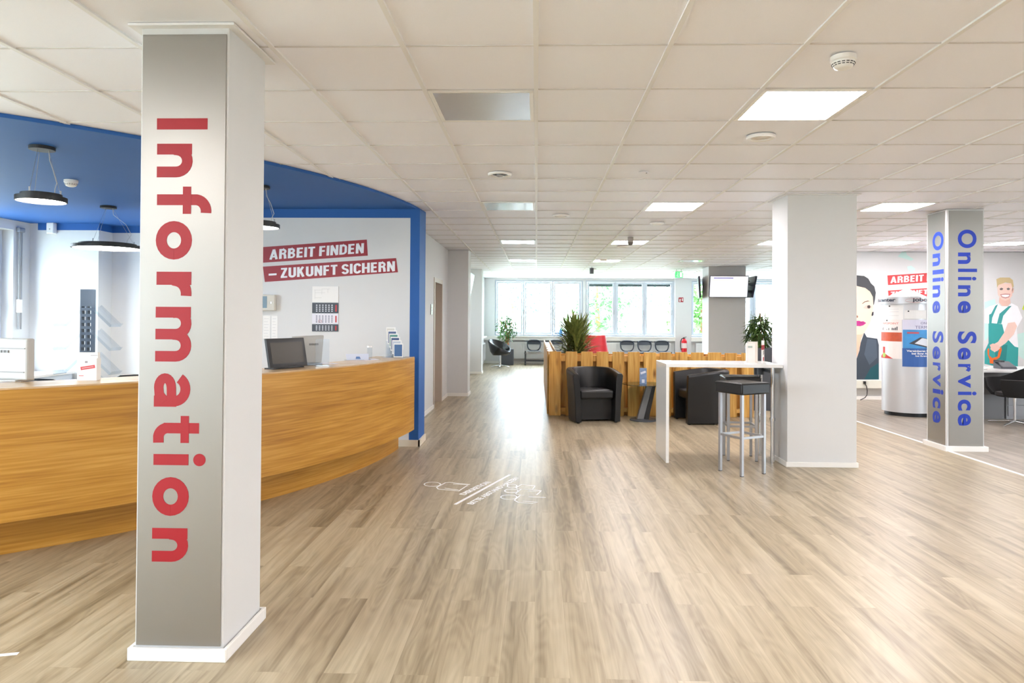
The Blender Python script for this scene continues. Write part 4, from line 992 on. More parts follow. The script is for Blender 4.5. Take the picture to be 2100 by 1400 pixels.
# ------------------------------------------------------------------ tub armchairs
def tub(x, y, rz, label):
    t = thing('tub_armchair', label, 'armchair', (x, y, 0), rz)
    # horseshoe shell: path front-left -> back -> front-right (chair faces -Y)
    path = []
    for k in range(5): path.append((-.30, -.31 + .085 * k))
    for k in range(1, 16):
        a = pi - pi * k / 16; path.append((.30 * cos(a), .03 + .29 * sin(a)))
    for k in range(5): path.append((.30, .03 - .085 * k))
    n = len(path); vs = []; fs = []
    for i, (px_, py_) in enumerate(path):
        a = Vector(path[max(0, i - 1)]); b_ = Vector(path[min(n - 1, i + 1)]); d = (b_ - a).normalized(); nn = Vector((-d.y, d.x))
        u = 1 - abs(i - (n - 1) / 2) / ((n - 1) / 2)
        top = .700 + .062 * math.sin(min(1, u * 1.6) * pi / 2); w = .043; fl = .025
        for (zz, off, ww) in ((.015, -.012, w), (.35, 0, w), (top - .03, fl, w + .004), (top, fl, w - .012)):
            vs.append((px_ + nn.x * (off + ww), py_ + nn.y * (off + ww), zz))
        for (zz, off, ww) in ((top, fl, w - .012), (top - .03, fl, w + .004), (.35, 0, w), (.015, -.012, w)):
            vs.append((px_ + nn.x * (off - ww), py_ + nn.y * (off - ww), zz))
    for i in range(n - 1):
        for e in range(8): fs.append((i * 8 + e, i * 8 + (e + 1) % 8, (i + 1) * 8 + (e + 1) % 8, (i + 1) * 8 + e))
    fs += [tuple(range(8)), tuple(range((n - 1) * 8, n * 8))[::-1]]
    m = MB(); m.add(vs, fs); m.build('shell', leather, t, bevel=.008, smooth=True)
    def dpoly(r, y0): return [(-r, y0)] + [(r * cos(pi - pi * k / 14), .03 + (r - .01) * sin(pi - pi * k / 14)) for k in range(15)] + [(r, y0)]
    m = MB(); m.prism(dpoly(.252, -.27), .335, .465); m.build('seat_cushion', leather, t, bevel=.03, smooth=True, seg=3)
    m = MB(); m.prism(dpoly(.25, -.16), .03, .333); m.build('base', leather, t)
    m = MB()
    for sx in (-.28, .28): 
        for yy in (-.27, .1): m.cyl((sx, yy), .02, 0, .02, 10)
    m.build('foot', blackp, t)
    return t
c0 = tub(.815, 10.17, R(13), 'black leather tub armchair in front of the pallets, facing forward')
dup(c0, 'black leather tub armchair seen from its side under the white bar table', (2.40, 10.13, 0), R(-84))

# ------------------------------------------------------------------ glass side table
t = thing('side_table', 'round glass side table with leaning black and grey stem', 'side table', (1.575, 10.2, 0))
m = MB(); m.lathe([(.20, 0), (.20, .012), (.19, .022), (.001, .024)], 40, caps=False); m.build('base', greyp, t, smooth=True)
m = MB(); m.add([(-.10, -.05, .024), (.0, -.05, .024), (.0, .05, .024), (-.10, .05, .024), (.04, -.05, .51), (.12, -.05, .51), (.12, .05, .51), (.04, .05, .51)], [(3, 2, 1, 0), (4, 5, 6, 7), (0, 1, 5, 4), (1, 2, 6, 5), (2, 3, 7, 6), (3, 0, 4, 7)]); m.build('stem', mat('grey stem', (112, 112, 114), .4), t, bevel=.004)
m = MB(); m.add([(.003, -.06, .024), (.07, -.06, .024), (.07, .06, .024), (.003, .06, .024), (.123, -.06, .51), (.17, -.06, .51), (.17, .06, .51), (.123, .06, .51)], [(3, 2, 1, 0), (4, 5, 6, 7), (0, 1, 5, 4), (1, 2, 6, 5), (2, 3, 7, 6), (3, 0, 4, 7)]); m.build('stem', blackp, t, bevel=.003)
m = MB(); m.cyl((.10, 0), .045, .51, .527); m.build('bracket', chrome, t)
m = MB(); m.cyl((.02, 0), .33, .527, .535, 56); m.build('tabletop', tglass, t)
t = thing('leaflet', 'upright picture leaflet standing on the round glass side table', 'leaflet', (1.56, 10.14, .535), rz=R(4))
m = MB(); m.box(-.052, .052, -.004, .004, 0, .235); m.build('sheet', mat('leaflet blue grey', (120, 140, 172), .4, noise=.5, nscale=22), t)
m = MB(); rc_(m, 0, .17, .08, .03, R(20), -.0042); rc_(m, .0, .045, .04, .05, 0, -.0042); m.build('picture', mat('leaflet pale', (214, 216, 226), .4), t)

# ------------------------------------------------------------------ bar table and stools
t = thing('bar_table', 'high white gloss bar table standing against the plain white column', 'bar table', (1.95, 7.5, 0))
m = wmb(t); m.box(1.347, 2.546, 7.21, 7.81, .993, 1.027); m.build('tabletop', gloss_w, t, bevel=.001, seg=1)
m = wmb(t); m.box(1.347, 1.379, 7.212, 7.808, .0, .992); m.build('panel_leg', gloss_w, t, bevel=.001, seg=1)
for y in (7.27, 7.66):
    m = wmb(t); m.cyl((2.46, y), .021, 0, .992, 20); m.lathe([(.03, .44), (.03, .47)], 16, (2.46, y)); m.build('leg', chrome, t, smooth=True)
m = wmb(t); m.bar((2.46, 7.27, .95), (2.46, 7.66, .95), .04, .03).cyl((2.40, 7.52), .05, .90, .992, 16); m.build('bracket', greyp, t)
def stool(x, y, rz, label):
    t = thing('bar_stool', label, 'bar stool', (x, y, 0), rz)
    for sx in (-1, 1):
        for sy in (-1, 1):
            m = MB(); m.box(sx * .143 - .014, sx * .143 + .014, sy * .143 - .014, sy * .143 + .014, .006, .775); lg = m.build('leg', silver, t, bevel=.002)
            m = MB(); m.box(sx * .143 - .013, sx * .143 + .013, sy * .143 - .013, sy * .143 + .013, 0, .008); m.build('foot_cap', greyp, lg)
    m = MB()
    for s in (-1, 1):
        m.box(-.129, .129, s * .143 - .010, s * .143 + .010, .352, .374); m.box(s * .143 - .010, s * .143 + .010, -.129, .129, .352, .374)
    m.build('footrest', silver, t, bevel=.002)
    m = MB(); m.box(-.183, .183, -.183, .183, .775, .885); m.build('seat', leather, t, bevel=.014, smooth=True, seg=3)
    m = MB(); m.tube([(-.184, -.184, .872), (.184, -.184, .872), (.184, .184, .872), (-.184, .184, .872)], .003, 6, closed=True); m.build('piping', leather, t)
    return t
s0 = stool(2.012, 6.82, R(28.5), 'black square bar stool with silver legs in front of the bar table')
dup(s0, 'black bar stool partly hidden behind the front stool, under the table top', (2.19, 7.50, 0), R(-6))
# leaflets on the bar table
lf = [(2.30, 7.50, 8, (232, 228, 222), 'white upright flyer nearest on bar table beside the column'), (2.345, 7.56, -20, (224, 216, 206), 'cream upright flyer behind white one on the bar table'), (2.44, 7.52, 62, (238, 232, 226), 'red and white flyer at the right of bar table against column')]
for k, (x, y, a, c, l) in enumerate(lf):
    t = thing('flyer', l, 'flyer', (x, y, 1.027), rz=R(a), group='flyers on the bar table')
    m = MB(); m.box(-.05, .05, -.006, .006, 0, .21 + .015 * k); m.build('sheet', mat('flyer paper %d' % k, c, .5), t)
    if k == 2:
        m = MB(); m.box(-.051, .051, -.0072, -.006, .14, .19).box(-.03, .03, -.0072, -.006, .02, .06).box(-.0515, -.05, -.005, .005, .14, .19); m.build('red_print', red_m, t)
        m = MB()
        for q in range(3): m.bar((-.03, -.0065, .085 + q * .015), (.03, -.0065, .10 + q * .015), .003, .006)
        m.build('stripes', blackp, t)
    if k == 0:
        m = MB(); m.box(-.03, .02, -.0072, -.006, .16, .18); m.build('print', mat('grey green print', (170, 184, 178), .5), t)

# ------------------------------------------------------------------ waiting area seats
def swivel_tub(x, y, rz, label, top=.84):
    t = thing('swivel_chair', label, 'chair', (x, y, 0), rz)
    # shell ring: front low, back high; faces -Y
    vs = []; fs = []; N = 40
    for k in range(N):
        a = 2 * pi * k / N; b_ = (1 - cos(a)) / 2          # a=0 front (-Y), pi = back
        cx, cy = sin(a), -cos(a)
        zt = .50 + (top - .50) * b_ ** .8; zb = .40 + .10 * b_
        ro = .34; lean = .05 * b_
        prof = [(ro - .10, .37), (ro - .02, zb), (ro + lean, zt - .03), (ro + lean - .015, zt), (ro + lean - .05, zt), (ro + lean - .065, zt - .04), (ro - .12, .44)]
        vs += [(cx * r_, cy * r_ * .95, z_) for r_, z_ in prof]
    P_ = 7
    for k in range(N):
        j = (k + 1) % N
        for e in range(P_ - 1): fs.append((k * P_ + e, k * P_ + e + 1, j * P_ + e + 1, j * P_ + e))
    m = MB(); m.add(vs, fs); m.build('shell', mat('black gloss shell', (26, 28, 32), .22), t, smooth=True)
    m = MB(); m.lathe([(.001, .37), (.22, .37), (.25, .41), (.245, .455), (.18, .48), (.001, .485)], 32, caps=False); m.build('seat_cushion', mat('seat cushion', (52, 60, 66), .3), t, smooth=True)
    m = MB(); m.cyl((0, 0), .032, .04, .372, 20); m.build('column', chrome, t, smooth=True)
    m = MB()
    for k in range(4):
        a = pi / 2 * k + .5; m.tube([(0, 0, .06), (.16 * cos(a), .16 * sin(a), .045), (.27 * cos(a), .27 * sin(a), .014)], [.022, .018, .014])
    m.build('star_base', chrome, t, smooth=True)
    return t
w0 = swivel_tub(-1.08, 20.6, R(60), 'black round swivel tub chair by the potted fig at far left')
dup(w0, 'black chair back just peeping over pallets right of the striped plant', (.98, 11.95, 0), R(10))
dup(w0, 'black chair back peeping over pallets right of the red chair', (1.62, 12.35, 0), R(170))
dup(w0, 'black chair back peeping over pallets below the three wall seats', (2.10, 13.8, 0), R(180))

t = thing('red_lounge_chair', 'red high back lounge chair behind the pallet partition', 'armchair', (1.06, 13.15, 0))
redc = mat('red upholstery', (190, 20, 34), .35)
vs = []; fs = []; N = 16
for k in range(N + 1):
    a = R(-75) + R(150) * k / N
    for (r_, z_) in ((.36, .35), (.33, .75), (.26, 1.165), (.225, 1.175), (.225, 1.15), (.28, .75), (.30, .35)):
        vs.append((sin(a) * r_, -cos(a) * r_ + .1, z_))
for k in range(N):
    for e in range(6): fs.append((k * 7 + e, k * 7 + e + 1, k * 7 + 8 + e, k * 7 + 7 + e))
    fs.append((k * 7 + 6, k * 7, k * 7 + 7, k * 7 + 13))
fs += [tuple(range(7)), tuple(range(N * 7, N * 7 + 7))[::-1]]
m = MB(); m.add(vs, fs); m.build('back_shell', redc, t, smooth=True)
m = MB(); m.lathe([(.001, .33), (.27, .33), (.30, .37), (.30, .43), (.25, .46), (.001, .47)], 32, (0, .1), caps=False); m.build('seat', redc, t, smooth=True)
m = MB(); m.cyl((0, .1), .03, .02, .335).cyl((0, .1), .24, 0, .02, 32); m.build('pedestal', chrome, t)

sea = mat('slate plastic seat', (54, 62, 74), .3)
def beam(x0, xs, label):
    y = 21.85
    t = thing('beam_bench', label, 'bench', (x0, y, 0))
    L_ = xs[-1] + .35 - x0
    m = MB(); m.box(-.03, L_, -.03, .03, .34, .40); m.build('beam', silver, t)
    for a in (.02, L_ - .1):
        m = MB(); m.box(a - .025, a + .025, -.03, .03, .05, .44).box(a - .02, a + .02, -.26, .26, 0, .05); m.build('leg', greyp, t)
    m = MB(); m.box(-.0, L_, .15, .19, .10, .14); m.build('rail', greyp, t)
    for x in xs:
        x -= x0
        m = MB(); m.add([(x - .22, -.24, .43), (x + .22, -.24, .43), (x + .23, .16, .415), (x - .23, .16, .415), (x - .22, -.24, .45), (x + .22, -.24, .45), (x + .23, .16, .44), (x - .23, .16, .44)], [(3, 2, 1, 0), (4, 5, 6, 7), (0, 1, 5, 4), (1, 2, 6, 5), (2, 3, 7, 6), (3, 0, 4, 7)])
        s_ = m.build('seat', sea, t, bevel=.01)
        m = MB(); ho = []
        for k in range(32):
            a = 2 * pi * k / 32; w = .205 + .035 * sin(a)
            ho.append((x + (w) * (abs(cos(a)) ** .6) * (1 if cos(a) > 0 else -1), .18 + .04 * sin(a), .605 + .165 * (abs(sin(a)) ** .7) * (1 if sin(a) > 0 else -1)))
        m.tube(ho, .020, 8, closed=True)
        m.add([(x - .21, .21, .64), (x + .21, .21, .64), (x + .235, .235, .76), (x - .235, .235, .76), (x - .21, .23, .64), (x + .21, .23, .64), (x + .235, .255, .76), (x - .235, .255, .76)], [(0, 1, 2, 3), (7, 6, 5, 4), (0, 4, 5, 1), (1, 5, 6, 2), (2, 6, 7, 3), (3, 7, 4, 0)])
        m.build('backrest', sea, s_, smooth=True)
    return t
beam(-.37, [-.08, .63], 'slate two seat beam bench beside the fig planter')
beam(2.55, [2.88, 3.43, 3.98], 'slate three seat beam bench below the shuttered windows')

def radiator(x0, x1, label, axis='x', at=22.35):
    t = thing('radiator', label, 'radiator', (x0, at, .16) if axis == 'x' else (at, x0, .16))
    m = wmb(t); q = wmb(t)
    if axis == 'x': m.box(x0, x1, at - .10, at - .02, .16, .70); q.box(x0 + .1, x0 + .2, at - .02, at + .05, .3, .5).box(x1 - .2, x1 - .1, at - .02, at + .05, .3, .5)
    else: m.box(at + .02, at + .10, x0, x1, .16, .70); q.box(at - .05, at + .02, x0 + .1, x0 + .2, .3, .5).box(at - .05, at + .02, x1 - .2, x1 - .1, .3, .5)
    m.build('panel', mat('white radiator', (232, 232, 232), .35), t, bevel=.01); q.build('bracket', greyp, t)
    m = wmb(t); a = x0 + .03
    while a < x1 - .03:
        if axis == 'x': m.box(a, a + .018, at - .107, at - .10, .19, .67)
        else: m.box(at + .10, at + .107, a, a + .018, .19, .67)
        a += .045
    m.build('ribs', mat('radiator ribs', (214, 214, 216), .4), t)
radiator(-.85, 1.4, 'ribbed white radiator behind the left bench seats')
radiator(1.7, 4.3, 'ribbed white radiator behind the three bench seats')
radiator(5.1, 6.6, 'white radiator right of the fire extinguisher')
radiator(19.1, 21.6, 'white radiator along left side wall beside swivel chair', 'y', -1.70)

# ------------------------------------------------------------------ plants
def blade(m, base, az, el, L_, w, droop, n=5, fold=.15):
    d = Vector((cos(az) * cos(el), sin(az) * cos(el), sin(el))); p = Vector(base); sd = Vector((-sin(az), cos(az), 0)); vs = []
    for k in range(n + 1):
        s = k / n; ww = w * (4 * s * (1 - s)) ** .55 * (1 - .35 * s) if 0 < s < 1 else w * .12
        vs += [tuple(p - sd * ww / 2 + Vector((0, 0, ww * fold))), tuple(p), tuple(p + sd * ww / 2 + Vector((0, 0, ww * fold)))]
        p = p + d * (L_ / n); d = (d + Vector((0, 0, -droop / n))).normalized()
    fs = []
    for k in range(n):
        b_ = 3 * k; fs += [(b_, b_ + 1, b_ + 4, b_ + 3), (b_ + 1, b_ + 2, b_ + 5, b_ + 4)]
    m.add(vs, fs)
rnd = random.Random(3)
t = thing('striped_dracaena', 'bushy striped dracaena in a planter behind the pallet partition', 'potted plant', (.63, 11.2, 0))
m = MB(); m.lathe([(.17, 0), (.20, .05), (.22, .62), (.20, .62), (.20, .56), (.001, .56)], 28, caps=False); m.build('planter', mat('anthracite planter', (70, 74, 80), .5), t, smooth=True)
m = MB()
for x, y in ((0, 0), (.07, .04), (-.08, .02), (.0, -.07)): m.tube([(x, y, .55), (x * 1.5, y * 1.5, 1.1)], .016)
m.build('stem', bark_m, t)
m = MB()
for k in range(430):
    z = .72 + .60 * (k / 430) ** .9; a = k * 2.39996; cs = ((0, 0), (.09, .05), (-.10, .03), (.0, -.09))[k % 4]
    u = (z - .72) / .60
    el = R(rnd.uniform(5, 45) + 38 * u); blade(m, (cs[0] + .02 * cos(a), cs[1] + .02 * sin(a), z), a, el, rnd.uniform(.28, .46) * (1 - .1 * u), rnd.uniform(.028, .042), rnd.uniform(.5, 1.5) * (1 - .6 * u))
m.build('foliage', leafv_m, t, smooth=True)
t = thing('flowering_bromeliad', 'small pink flowering plant beside the striped dracaena', 'potted plant', (.86, 11.35, 0))
m = MB(); m.lathe([(.10, 0), (.13, .6), (.12, .6), (.12, .56), (.001, .56)], 24, caps=False); m.build('planter', MATS['anthracite planter'], t, smooth=True)
m = MB()
for k in range(26): blade(m, (0, 0, .58), k * 2.4, R(rnd.uniform(40, 80)), rnd.uniform(.28, .44), .03, .6)
m.build('foliage', leaf_m, t, smooth=True)
m = MB(); m.tube([(0, 0, .58), (-.02, -.02, 1.0)], .007)
for k in range(34): blade(m, (-.02 + .008 * cos(k), -.02, .97 + .004 * k), k * 2.4, R(rnd.uniform(-30, 60)), rnd.uniform(.06, .12), .022, 1.2, 3)
for k in range(4): blade(m, (.03, -.02, .92), R(-10 + k * 14), R(50 - 12 * k), .16, .02, 2.2)
m.build('flower', mat('pink bract', (226, 138, 132), .4), t, smooth=True)

def leafcloud(m, c, rx, ry, rz_, n, L_, w, rnd, down=.6, shell=.4):
    for _ in range(n):
        while True:
            v = Vector((rnd.uniform(-1, 1), rnd.uniform(-1, 1), rnd.uniform(-1, 1)))
            if shell * shell < v.length_squared < 1: break
        p = (c[0] + v.x * rx, c[1] + v.y * ry, c[2] + v.z * rz_)
        blade(m, p, math.atan2(v.y, v.x) + rnd.uniform(-1, 1), R(rnd.uniform(-70, 40)), L_ * rnd.uniform(.7, 1.2), w * rnd.uniform(.8, 1.2), down, 3)
t = thing('potted_fig', 'weeping fig with braided trunk in dark planter at far left', 'potted plant', (-.92, 21.75, 0))
m = MB(); m.box(-.20, .20, -.20, .20, 0, .50); m.build('planter', mat('slate planter', (72, 76, 84), .5), t, bevel=.004)
m = MB()
for q in range(3): m.tube([(.04 * cos(2 * pi * q / 3 + z * 7) + .0, .04 * sin(2 * pi * q / 3 + z * 7), .48 + z * .5) for z in [k / 10 for k in range(11)]], .020)
for q in range(7): m.tube([(0, 0, .9), (.16 * cos(q * .9), .16 * sin(q * .9), 1.15), (.26 * cos(q * .9), .26 * sin(q * .9), 1.42)], .008, 5)
m.build('trunk', mat('braided trunk', (190, 130, 84), .7), t, smooth=True)
m = MB(); leafcloud(m, (-.02, 0, 1.17), .34, .30, .44, 900, .095, .044, rnd, shell=.1); m.build('foliage', leaf2_m, t, smooth=True)
t = thing('tall_planter', 'leafy green plant in tall grey planter right of pallet partition', 'potted plant', (3.72, 11.6, 0))
m = MB(); m.box(-.20, .20, -.20, .20, 0, 1.02); m.build('planter', mat('slate planter', (72, 76, 84), .5), t, bevel=.004)
m = MB(); m.tube([(0, 0, 1.0), (.02, 0, 1.3), (0, .02, 1.6)], .012).tube([(0, 0, 1.0), (-.1, 0, 1.4)], .010).tube([(0, 0, 1.0), (.12, 0, 1.5)], .01); m.build('stem', bark_m, t)
m = MB(); leafcloud(m, (0, 0, 1.27), .22, .2, .30, 750, .13, .036, rnd, .9, .1)
for k in range(26): blade(m, (.1 * cos(k), .1 * sin(k), 1.38 + .006 * k), k * 2.4, R(50), .14, .024, .9)
m.build('foliage', leaf_m, t, smooth=True)
t = thing('sill_orchid', 'tiny dark flowering plant on the window sill above red chair', 'potted plant', (1.62, 22.28, .895))
m = MB(); m.cyl((0, 0), .045, 0, .08, 16, .055); m.build('pot', gloss_w, t)
m = MB(); m.tube([(0, 0, .08), (.02, 0, .2), (.06, 0, .25)], .005, 5)
for k in range(9): blade(m, (.03 + .004 * k, 0, .17 + .008 * k), k * 2.4, R(30), .06, .035, .4, 3)
m.build('flower', mat('dark violet flower', (70, 62, 92), .5), t)
t = thing('water_bottle', 'blue plastic water bottle on the sill left of striped plant', 'bottle', (.78, 22.28, .895))
m = MB(); m.lathe([(.05, 0), (.06, .01), (.06, .17), (.03, .22), (.02, .24), (.02, .26)], 20); m.build('body', mat('blue bottle', (96, 160, 222), .15), t, smooth=True)

# ------------------------------------------------------------------ wall screens on the far column
scr_w = mat('lit screen', (244, 246, 255), .4, emit=.2)
def tv(loc, rz, label, lit, tilt=11):
    t = thing('wall_screen', label, 'screen', loc, rz)      # faces -Y, tilted forward
    T = Matrix.Rotation(R(tilt), 4, 'X')
    m = MB(); m.M = T; m.box(-.465, .465, -.03, .015, -.265, .265); m.build('casing', mat('violet black casing', (34, 32, 52), .35), t, bevel=.005)
    m = MB(); m.M = T; m.box(-.450, .450, -.0315, -.03, -.250, .252)
    m.build('display', scr_w if lit else blackp, t)
    if lit:
        m = MB(); m.M = T; m.box(-.37, .10, -.0325, -.0315, .195, .225); m.build('heading', mat('violet heading', (150, 146, 210), .4, emit=.12), t)
        m = MB(); m.M = T; m.box(-.44, .44, -.0325, -.0315, .150, .158); m.build('rule', mat('orange rule', (250, 200, 150), .4, emit=.14), t)
    if tilt > 5: m = MB(); m.box(-.10, .10, .10, .15, -.12, .12).bar((0, .02, .1), (0, .12, .08), .05).bar((0, .02, -.1), (0, .12, -.08), .05).bar((.2, .03, .15), (.08, .12, .1), .02).bar((-.2, .03, .15), (-.08, .12, .1), .02); m.build('bracket', greyp, t)
tv((4.64, 16.85, 2.275), 0, 'lit white wall screen on the front of the far column', True)
tv((5.26, 17.33, 2.275), R(90), 'wall screen seen edge on at the right of far column', False)
tv((4.10, 17.55, 2.275), R(-101), 'wall screen seen edge on at the left of far column', False, 3)
tv((-1.42, 14.4, 2.15), R(90), 'dark screen edge between the two left corridor columns', False)

# ------------------------------------------------------------------ round information kiosk
kc = (5.88, 11.14); KR = .36
t = thing('info_kiosk', 'round silver jobcenter notice pillar with papers and white pointed top', 'kiosk', (kc[0], kc[1], 0))
m = MB(); m.cyl((0, 0), KR, .06, 1.745, 64); m.build('body', mat('kiosk silver', (206, 206, 208), .38, metal=.35), t, smooth=True)
m = MB(); m.cyl((0, 0), .41, 1.745, 1.852, 64); m.build('header_band', mat('kiosk header', (196, 196, 198), .35, metal=.3), t, smooth=True)
m = MB(); m.lathe([(.30, 1.852), (.30, 1.865), (.001, 2.0)], 4, caps=False); m.lathe([(.29, 1.852), (.28, 1.86), (.001, 1.995)], 40, caps=False); m.build('pointed_top', gloss_w, t)
m = MB(); m.cyl((0, 0), .32, .0, .058, 40); m.build('base', blackp, t)
def cyl_fn(r, a0, a1, z0, z1):   # angle 0 faces the camera side (-Y), positive to the right
    tilt = R(-28)                  # camera sees the pillar from its left
    def f(s, tt, h): a = a0 + (a1 - a0) * s + tilt; return (sin(a) * (r + h), -cos(a) * (r + h), z0 + (z1 - z0) * tt)
    return f
def patch(m, r, a0, a1, z0, z1, th=.002, n=10, lift=0.0):
    f = cyl_fn(r, a0, a1, z0, z1); vs = []; fs = []
    for k in range(n + 1):
        for tt in (0, 1):
            for h in (lift, lift + th): vs.append(f(k / n, tt, h))
    for k in range(n):
        b_ = 4 * k; fs += [(b_ + 1, b_ + 5, b_ + 7, b_ + 3), (b_, b_ + 2, b_ + 6, b_ + 4), (b_, b_ + 4, b_ + 5, b_ + 1), (b_ + 2, b_ + 3, b_ + 7, b_ + 6)]
    fs += [(0, 1, 3, 2), (4 * n, 4 * n + 2, 4 * n + 3, 4 * n + 1)]
    m.add(vs, fs)
D_ = R
def cpoly(m, r, a0, a1, z0, z1, pts, th=.001, n=14):
    f = cyl_fn(r, a0, a1, z0, z1)
    def ext(s):
        ys = []
        for i in range(len(pts)):
            (xa, ya), (xb, yb) = pts[i], pts[(i + 1) % len(pts)]
            if min(xa, xb) <= s <= max(xa, xb) and xa != xb: ys.append(ya + (yb - ya) * (s - xa) / (xb - xa))
        return (min(ys), max(ys)) if ys else (0, 0)
    lo = min(p[0] for p in pts) + 1e-4; hi = max(p[0] for p in pts) - 1e-4; vs = []; fs = []
    for k in range(n + 1):
        s_ = lo + (hi - lo) * k / n; e = ext(s_)
        for tt in e:
            for h in (0, th): vs.append(f(s_, tt, h))
    for k in range(n):
        b_ = 4 * k; fs += [(b_ + 1, b_ + 5, b_ + 7, b_ + 3), (b_, b_ + 2, b_ + 6, b_ + 4), (b_, b_ + 4, b_ + 5, b_ + 1), (b_ + 2, b_ + 3, b_ + 7, b_ + 6)]
    m.add(vs, fs)
for a0, nm in ((D_(-88), 'emblem'), (D_(10), 'emblem')):
    m = MB(); put_text(m, 'jobcenter', 0, 0, 0, 0, bold=.035, fn=cyl_fn(.41, a0, a0 + D_(66), 1.762, 1.836), th=.001); m.build('lettering', mat('kiosk lettering', (52, 56, 72), .4), t)
    m = MB(); f = cyl_fn(.41, a0 - D_(13), a0 + D_(24), 1.765, 1.825)
    m.tube([f(.5 + .5 * cos(2 * pi * k / 36), .5 + .5 * sin(2 * pi * k / 36), .001) for k in range(36)], .0016, 5, closed=True); m.build('ellipse_emblem', mat('emblem red', (196, 84, 84), .4), t)
def kthing(name, label, cat):
    return thing(name, label, cat, (kc[0], kc[1], 0))
t = kthing('paper_sheet', 'wide white notice with black magnet at the top of kiosk', 'paper notice')
m = MB(); patch(m, KR, D_(-62), D_(-8), 1.50, 1.725); m.build('sheet', paper, t)
m = MB()
for z in (1.56, 1.62, 1.66): patch(m, KR, D_(-48), D_(-18), z, z + .004, .001, lift=.002)
m.build('print', mat('pale grey print', (196, 196, 200), .6), t)
t = kthing('paper_sheet', 'white notice right of the wide one on kiosk', 'paper notice')
m = MB(); patch(m, KR, D_(-6), D_(45), 1.515, 1.645); m.build('sheet', paper, t)
for a, z, l in ((-41, 1.71, 'left black magnet under the kiosk header band'), (3, 1.63, 'right black magnet on the white kiosk notice'), (-49, 1.485, 'black magnet at the top of the red and white poster')):
    t = kthing('magnet', l, 'magnet'); m = MB(); patch(m, KR, D_(a - 1.6), D_(a + 1.6), z - .010, z + .010, .006, 3, lift=.003); m.build('disc', blackp, t)
t = kthing('poster', 'red and white poster hanging left on the kiosk', 'poster')
m = MB(); patch(m, KR, D_(-80), D_(-11), .89, 1.50, lift=.003); m.build('sheet', mat('warm white paper', (240, 234, 230), .6), t)
m = MB(); patch(m, KR, D_(-80), D_(-11), 1.16, 1.30, .001, lift=.005); m.build('orange_photo', mat('orange red photo', (206, 90, 54), .5, noise=.4, nscale=9), t)
m = MB(); put_text(m, 'INFOPOINT', 0, 0, 0, 0, bold=.01, fn=cyl_fn(KR + .005, D_(-66), D_(-18), 1.425, 1.455), th=.001); m.build('heading', mat('poster red print', (222, 128, 118), .5), t)
m = MB()
for a, w, h in ((-68, 2, .03), (-64, 2, .045), (-50, 1.5, .015), (-44, 2, .03), (-35, 3, .035), (-31, 3, .03), (-27, 3, .04), (-23, 2.5, .055)): patch(m, KR, D_(a), D_(a + w), 1.335, 1.335 + h, .001, 2, lift=.005)
m.build('skyline', mat('skyline grey', (90, 90, 96), .5), t)
m = MB(); patch(m, KR, D_(-66), D_(-56), .96, 1.07, .001, lift=.005)
cpoly(m, KR + .005, D_(-80), D_(-26), .89, .97, [(0, 0), (.9, 0), (.5, .8), (.25, .9), (0, .3)]); m.build('red_figure', mat('poster red', (200, 52, 40), .5), t)
m = MB(); cpoly(m, KR + .0065, D_(-67), D_(-53), .90, .975, [(.5 + .5 * cos(2 * pi * k / 20), .5 + .5 * sin(2 * pi * k / 20)) for k in range(20)]); m.build('green_dot', mat('lime green dot', (170, 206, 84), .5), t)
t = kthing('poster', 'blue poster with tilted tablet picture hanging right on kiosk', 'poster')
m = MB(); patch(m, KR, D_(-10), D_(84), .775, 1.50, lift=.003, n=16); m.build('sheet', mat('pale lilac poster', (222, 220, 238), .5), t)
m = MB(); patch(m, KR, D_(-10), D_(84), .775, 1.06, .001, 16, lift=.005); m.build('lower_band', mat('poster blue', (52, 98, 170), .5), t)
m = MB(); patch(m, KR, D_(-9), D_(60), 1.06, 1.345, .001, 16, lift=.005); m.build('photo', mat('poster azure', (66, 150, 214), .5, noise=.45, nscale=5), t)
m = MB(); cpoly(m, KR + .0065, D_(4), D_(74), 1.045, 1.24, [(0, .45), (.35, .95), (.6, .85), (1, .55), (1, 0), (.55, .15)]); m.build('tablet_edge', mat('tablet dark', (60, 62, 72), .5), t)
m = MB(); cpoly(m, KR + .008, D_(16), D_(74), 1.065, 1.22, [(0, .45), (.3, 1), (1, .65), (1, .1), (.6, .12)]); m.build('tablet_screen', mat('tablet screen', (228, 230, 238), .5), t)
m = MB(); patch(m, KR, D_(0), D_(26), 1.285, 1.31, .001, lift=.006); m.build('red_strip', mat('poster strip', (206, 90, 96), .5), t)
m = MB()
put_text(m, 'ONLINE', 0, 0, 0, 0, fn=cyl_fn(KR + .005, D_(30), D_(66), 1.43, 1.465), th=.001)
put_text(m, 'TERMINE', 0, 0, 0, 0, fn=cyl_fn(KR + .005, D_(17), D_(66), 1.362, 1.405), th=.001); m.build('heading', mat('poster violet print', (112, 108, 150), .5), t)
m = MB()
for s_, z, a0 in (('Vereinbaren Sie einen', 1.005, -1), ('bei Ihrer Arbeitsver', .965, 10), ('bei Ihrem Leistungs', .925, 18)): put_text(m, s_, 0, 0, 0, 0, bold=.03, fn=cyl_fn(KR + .006, D_(a0), D_(76), z, z + .03), th=.001)
m.build('message', paper, t)

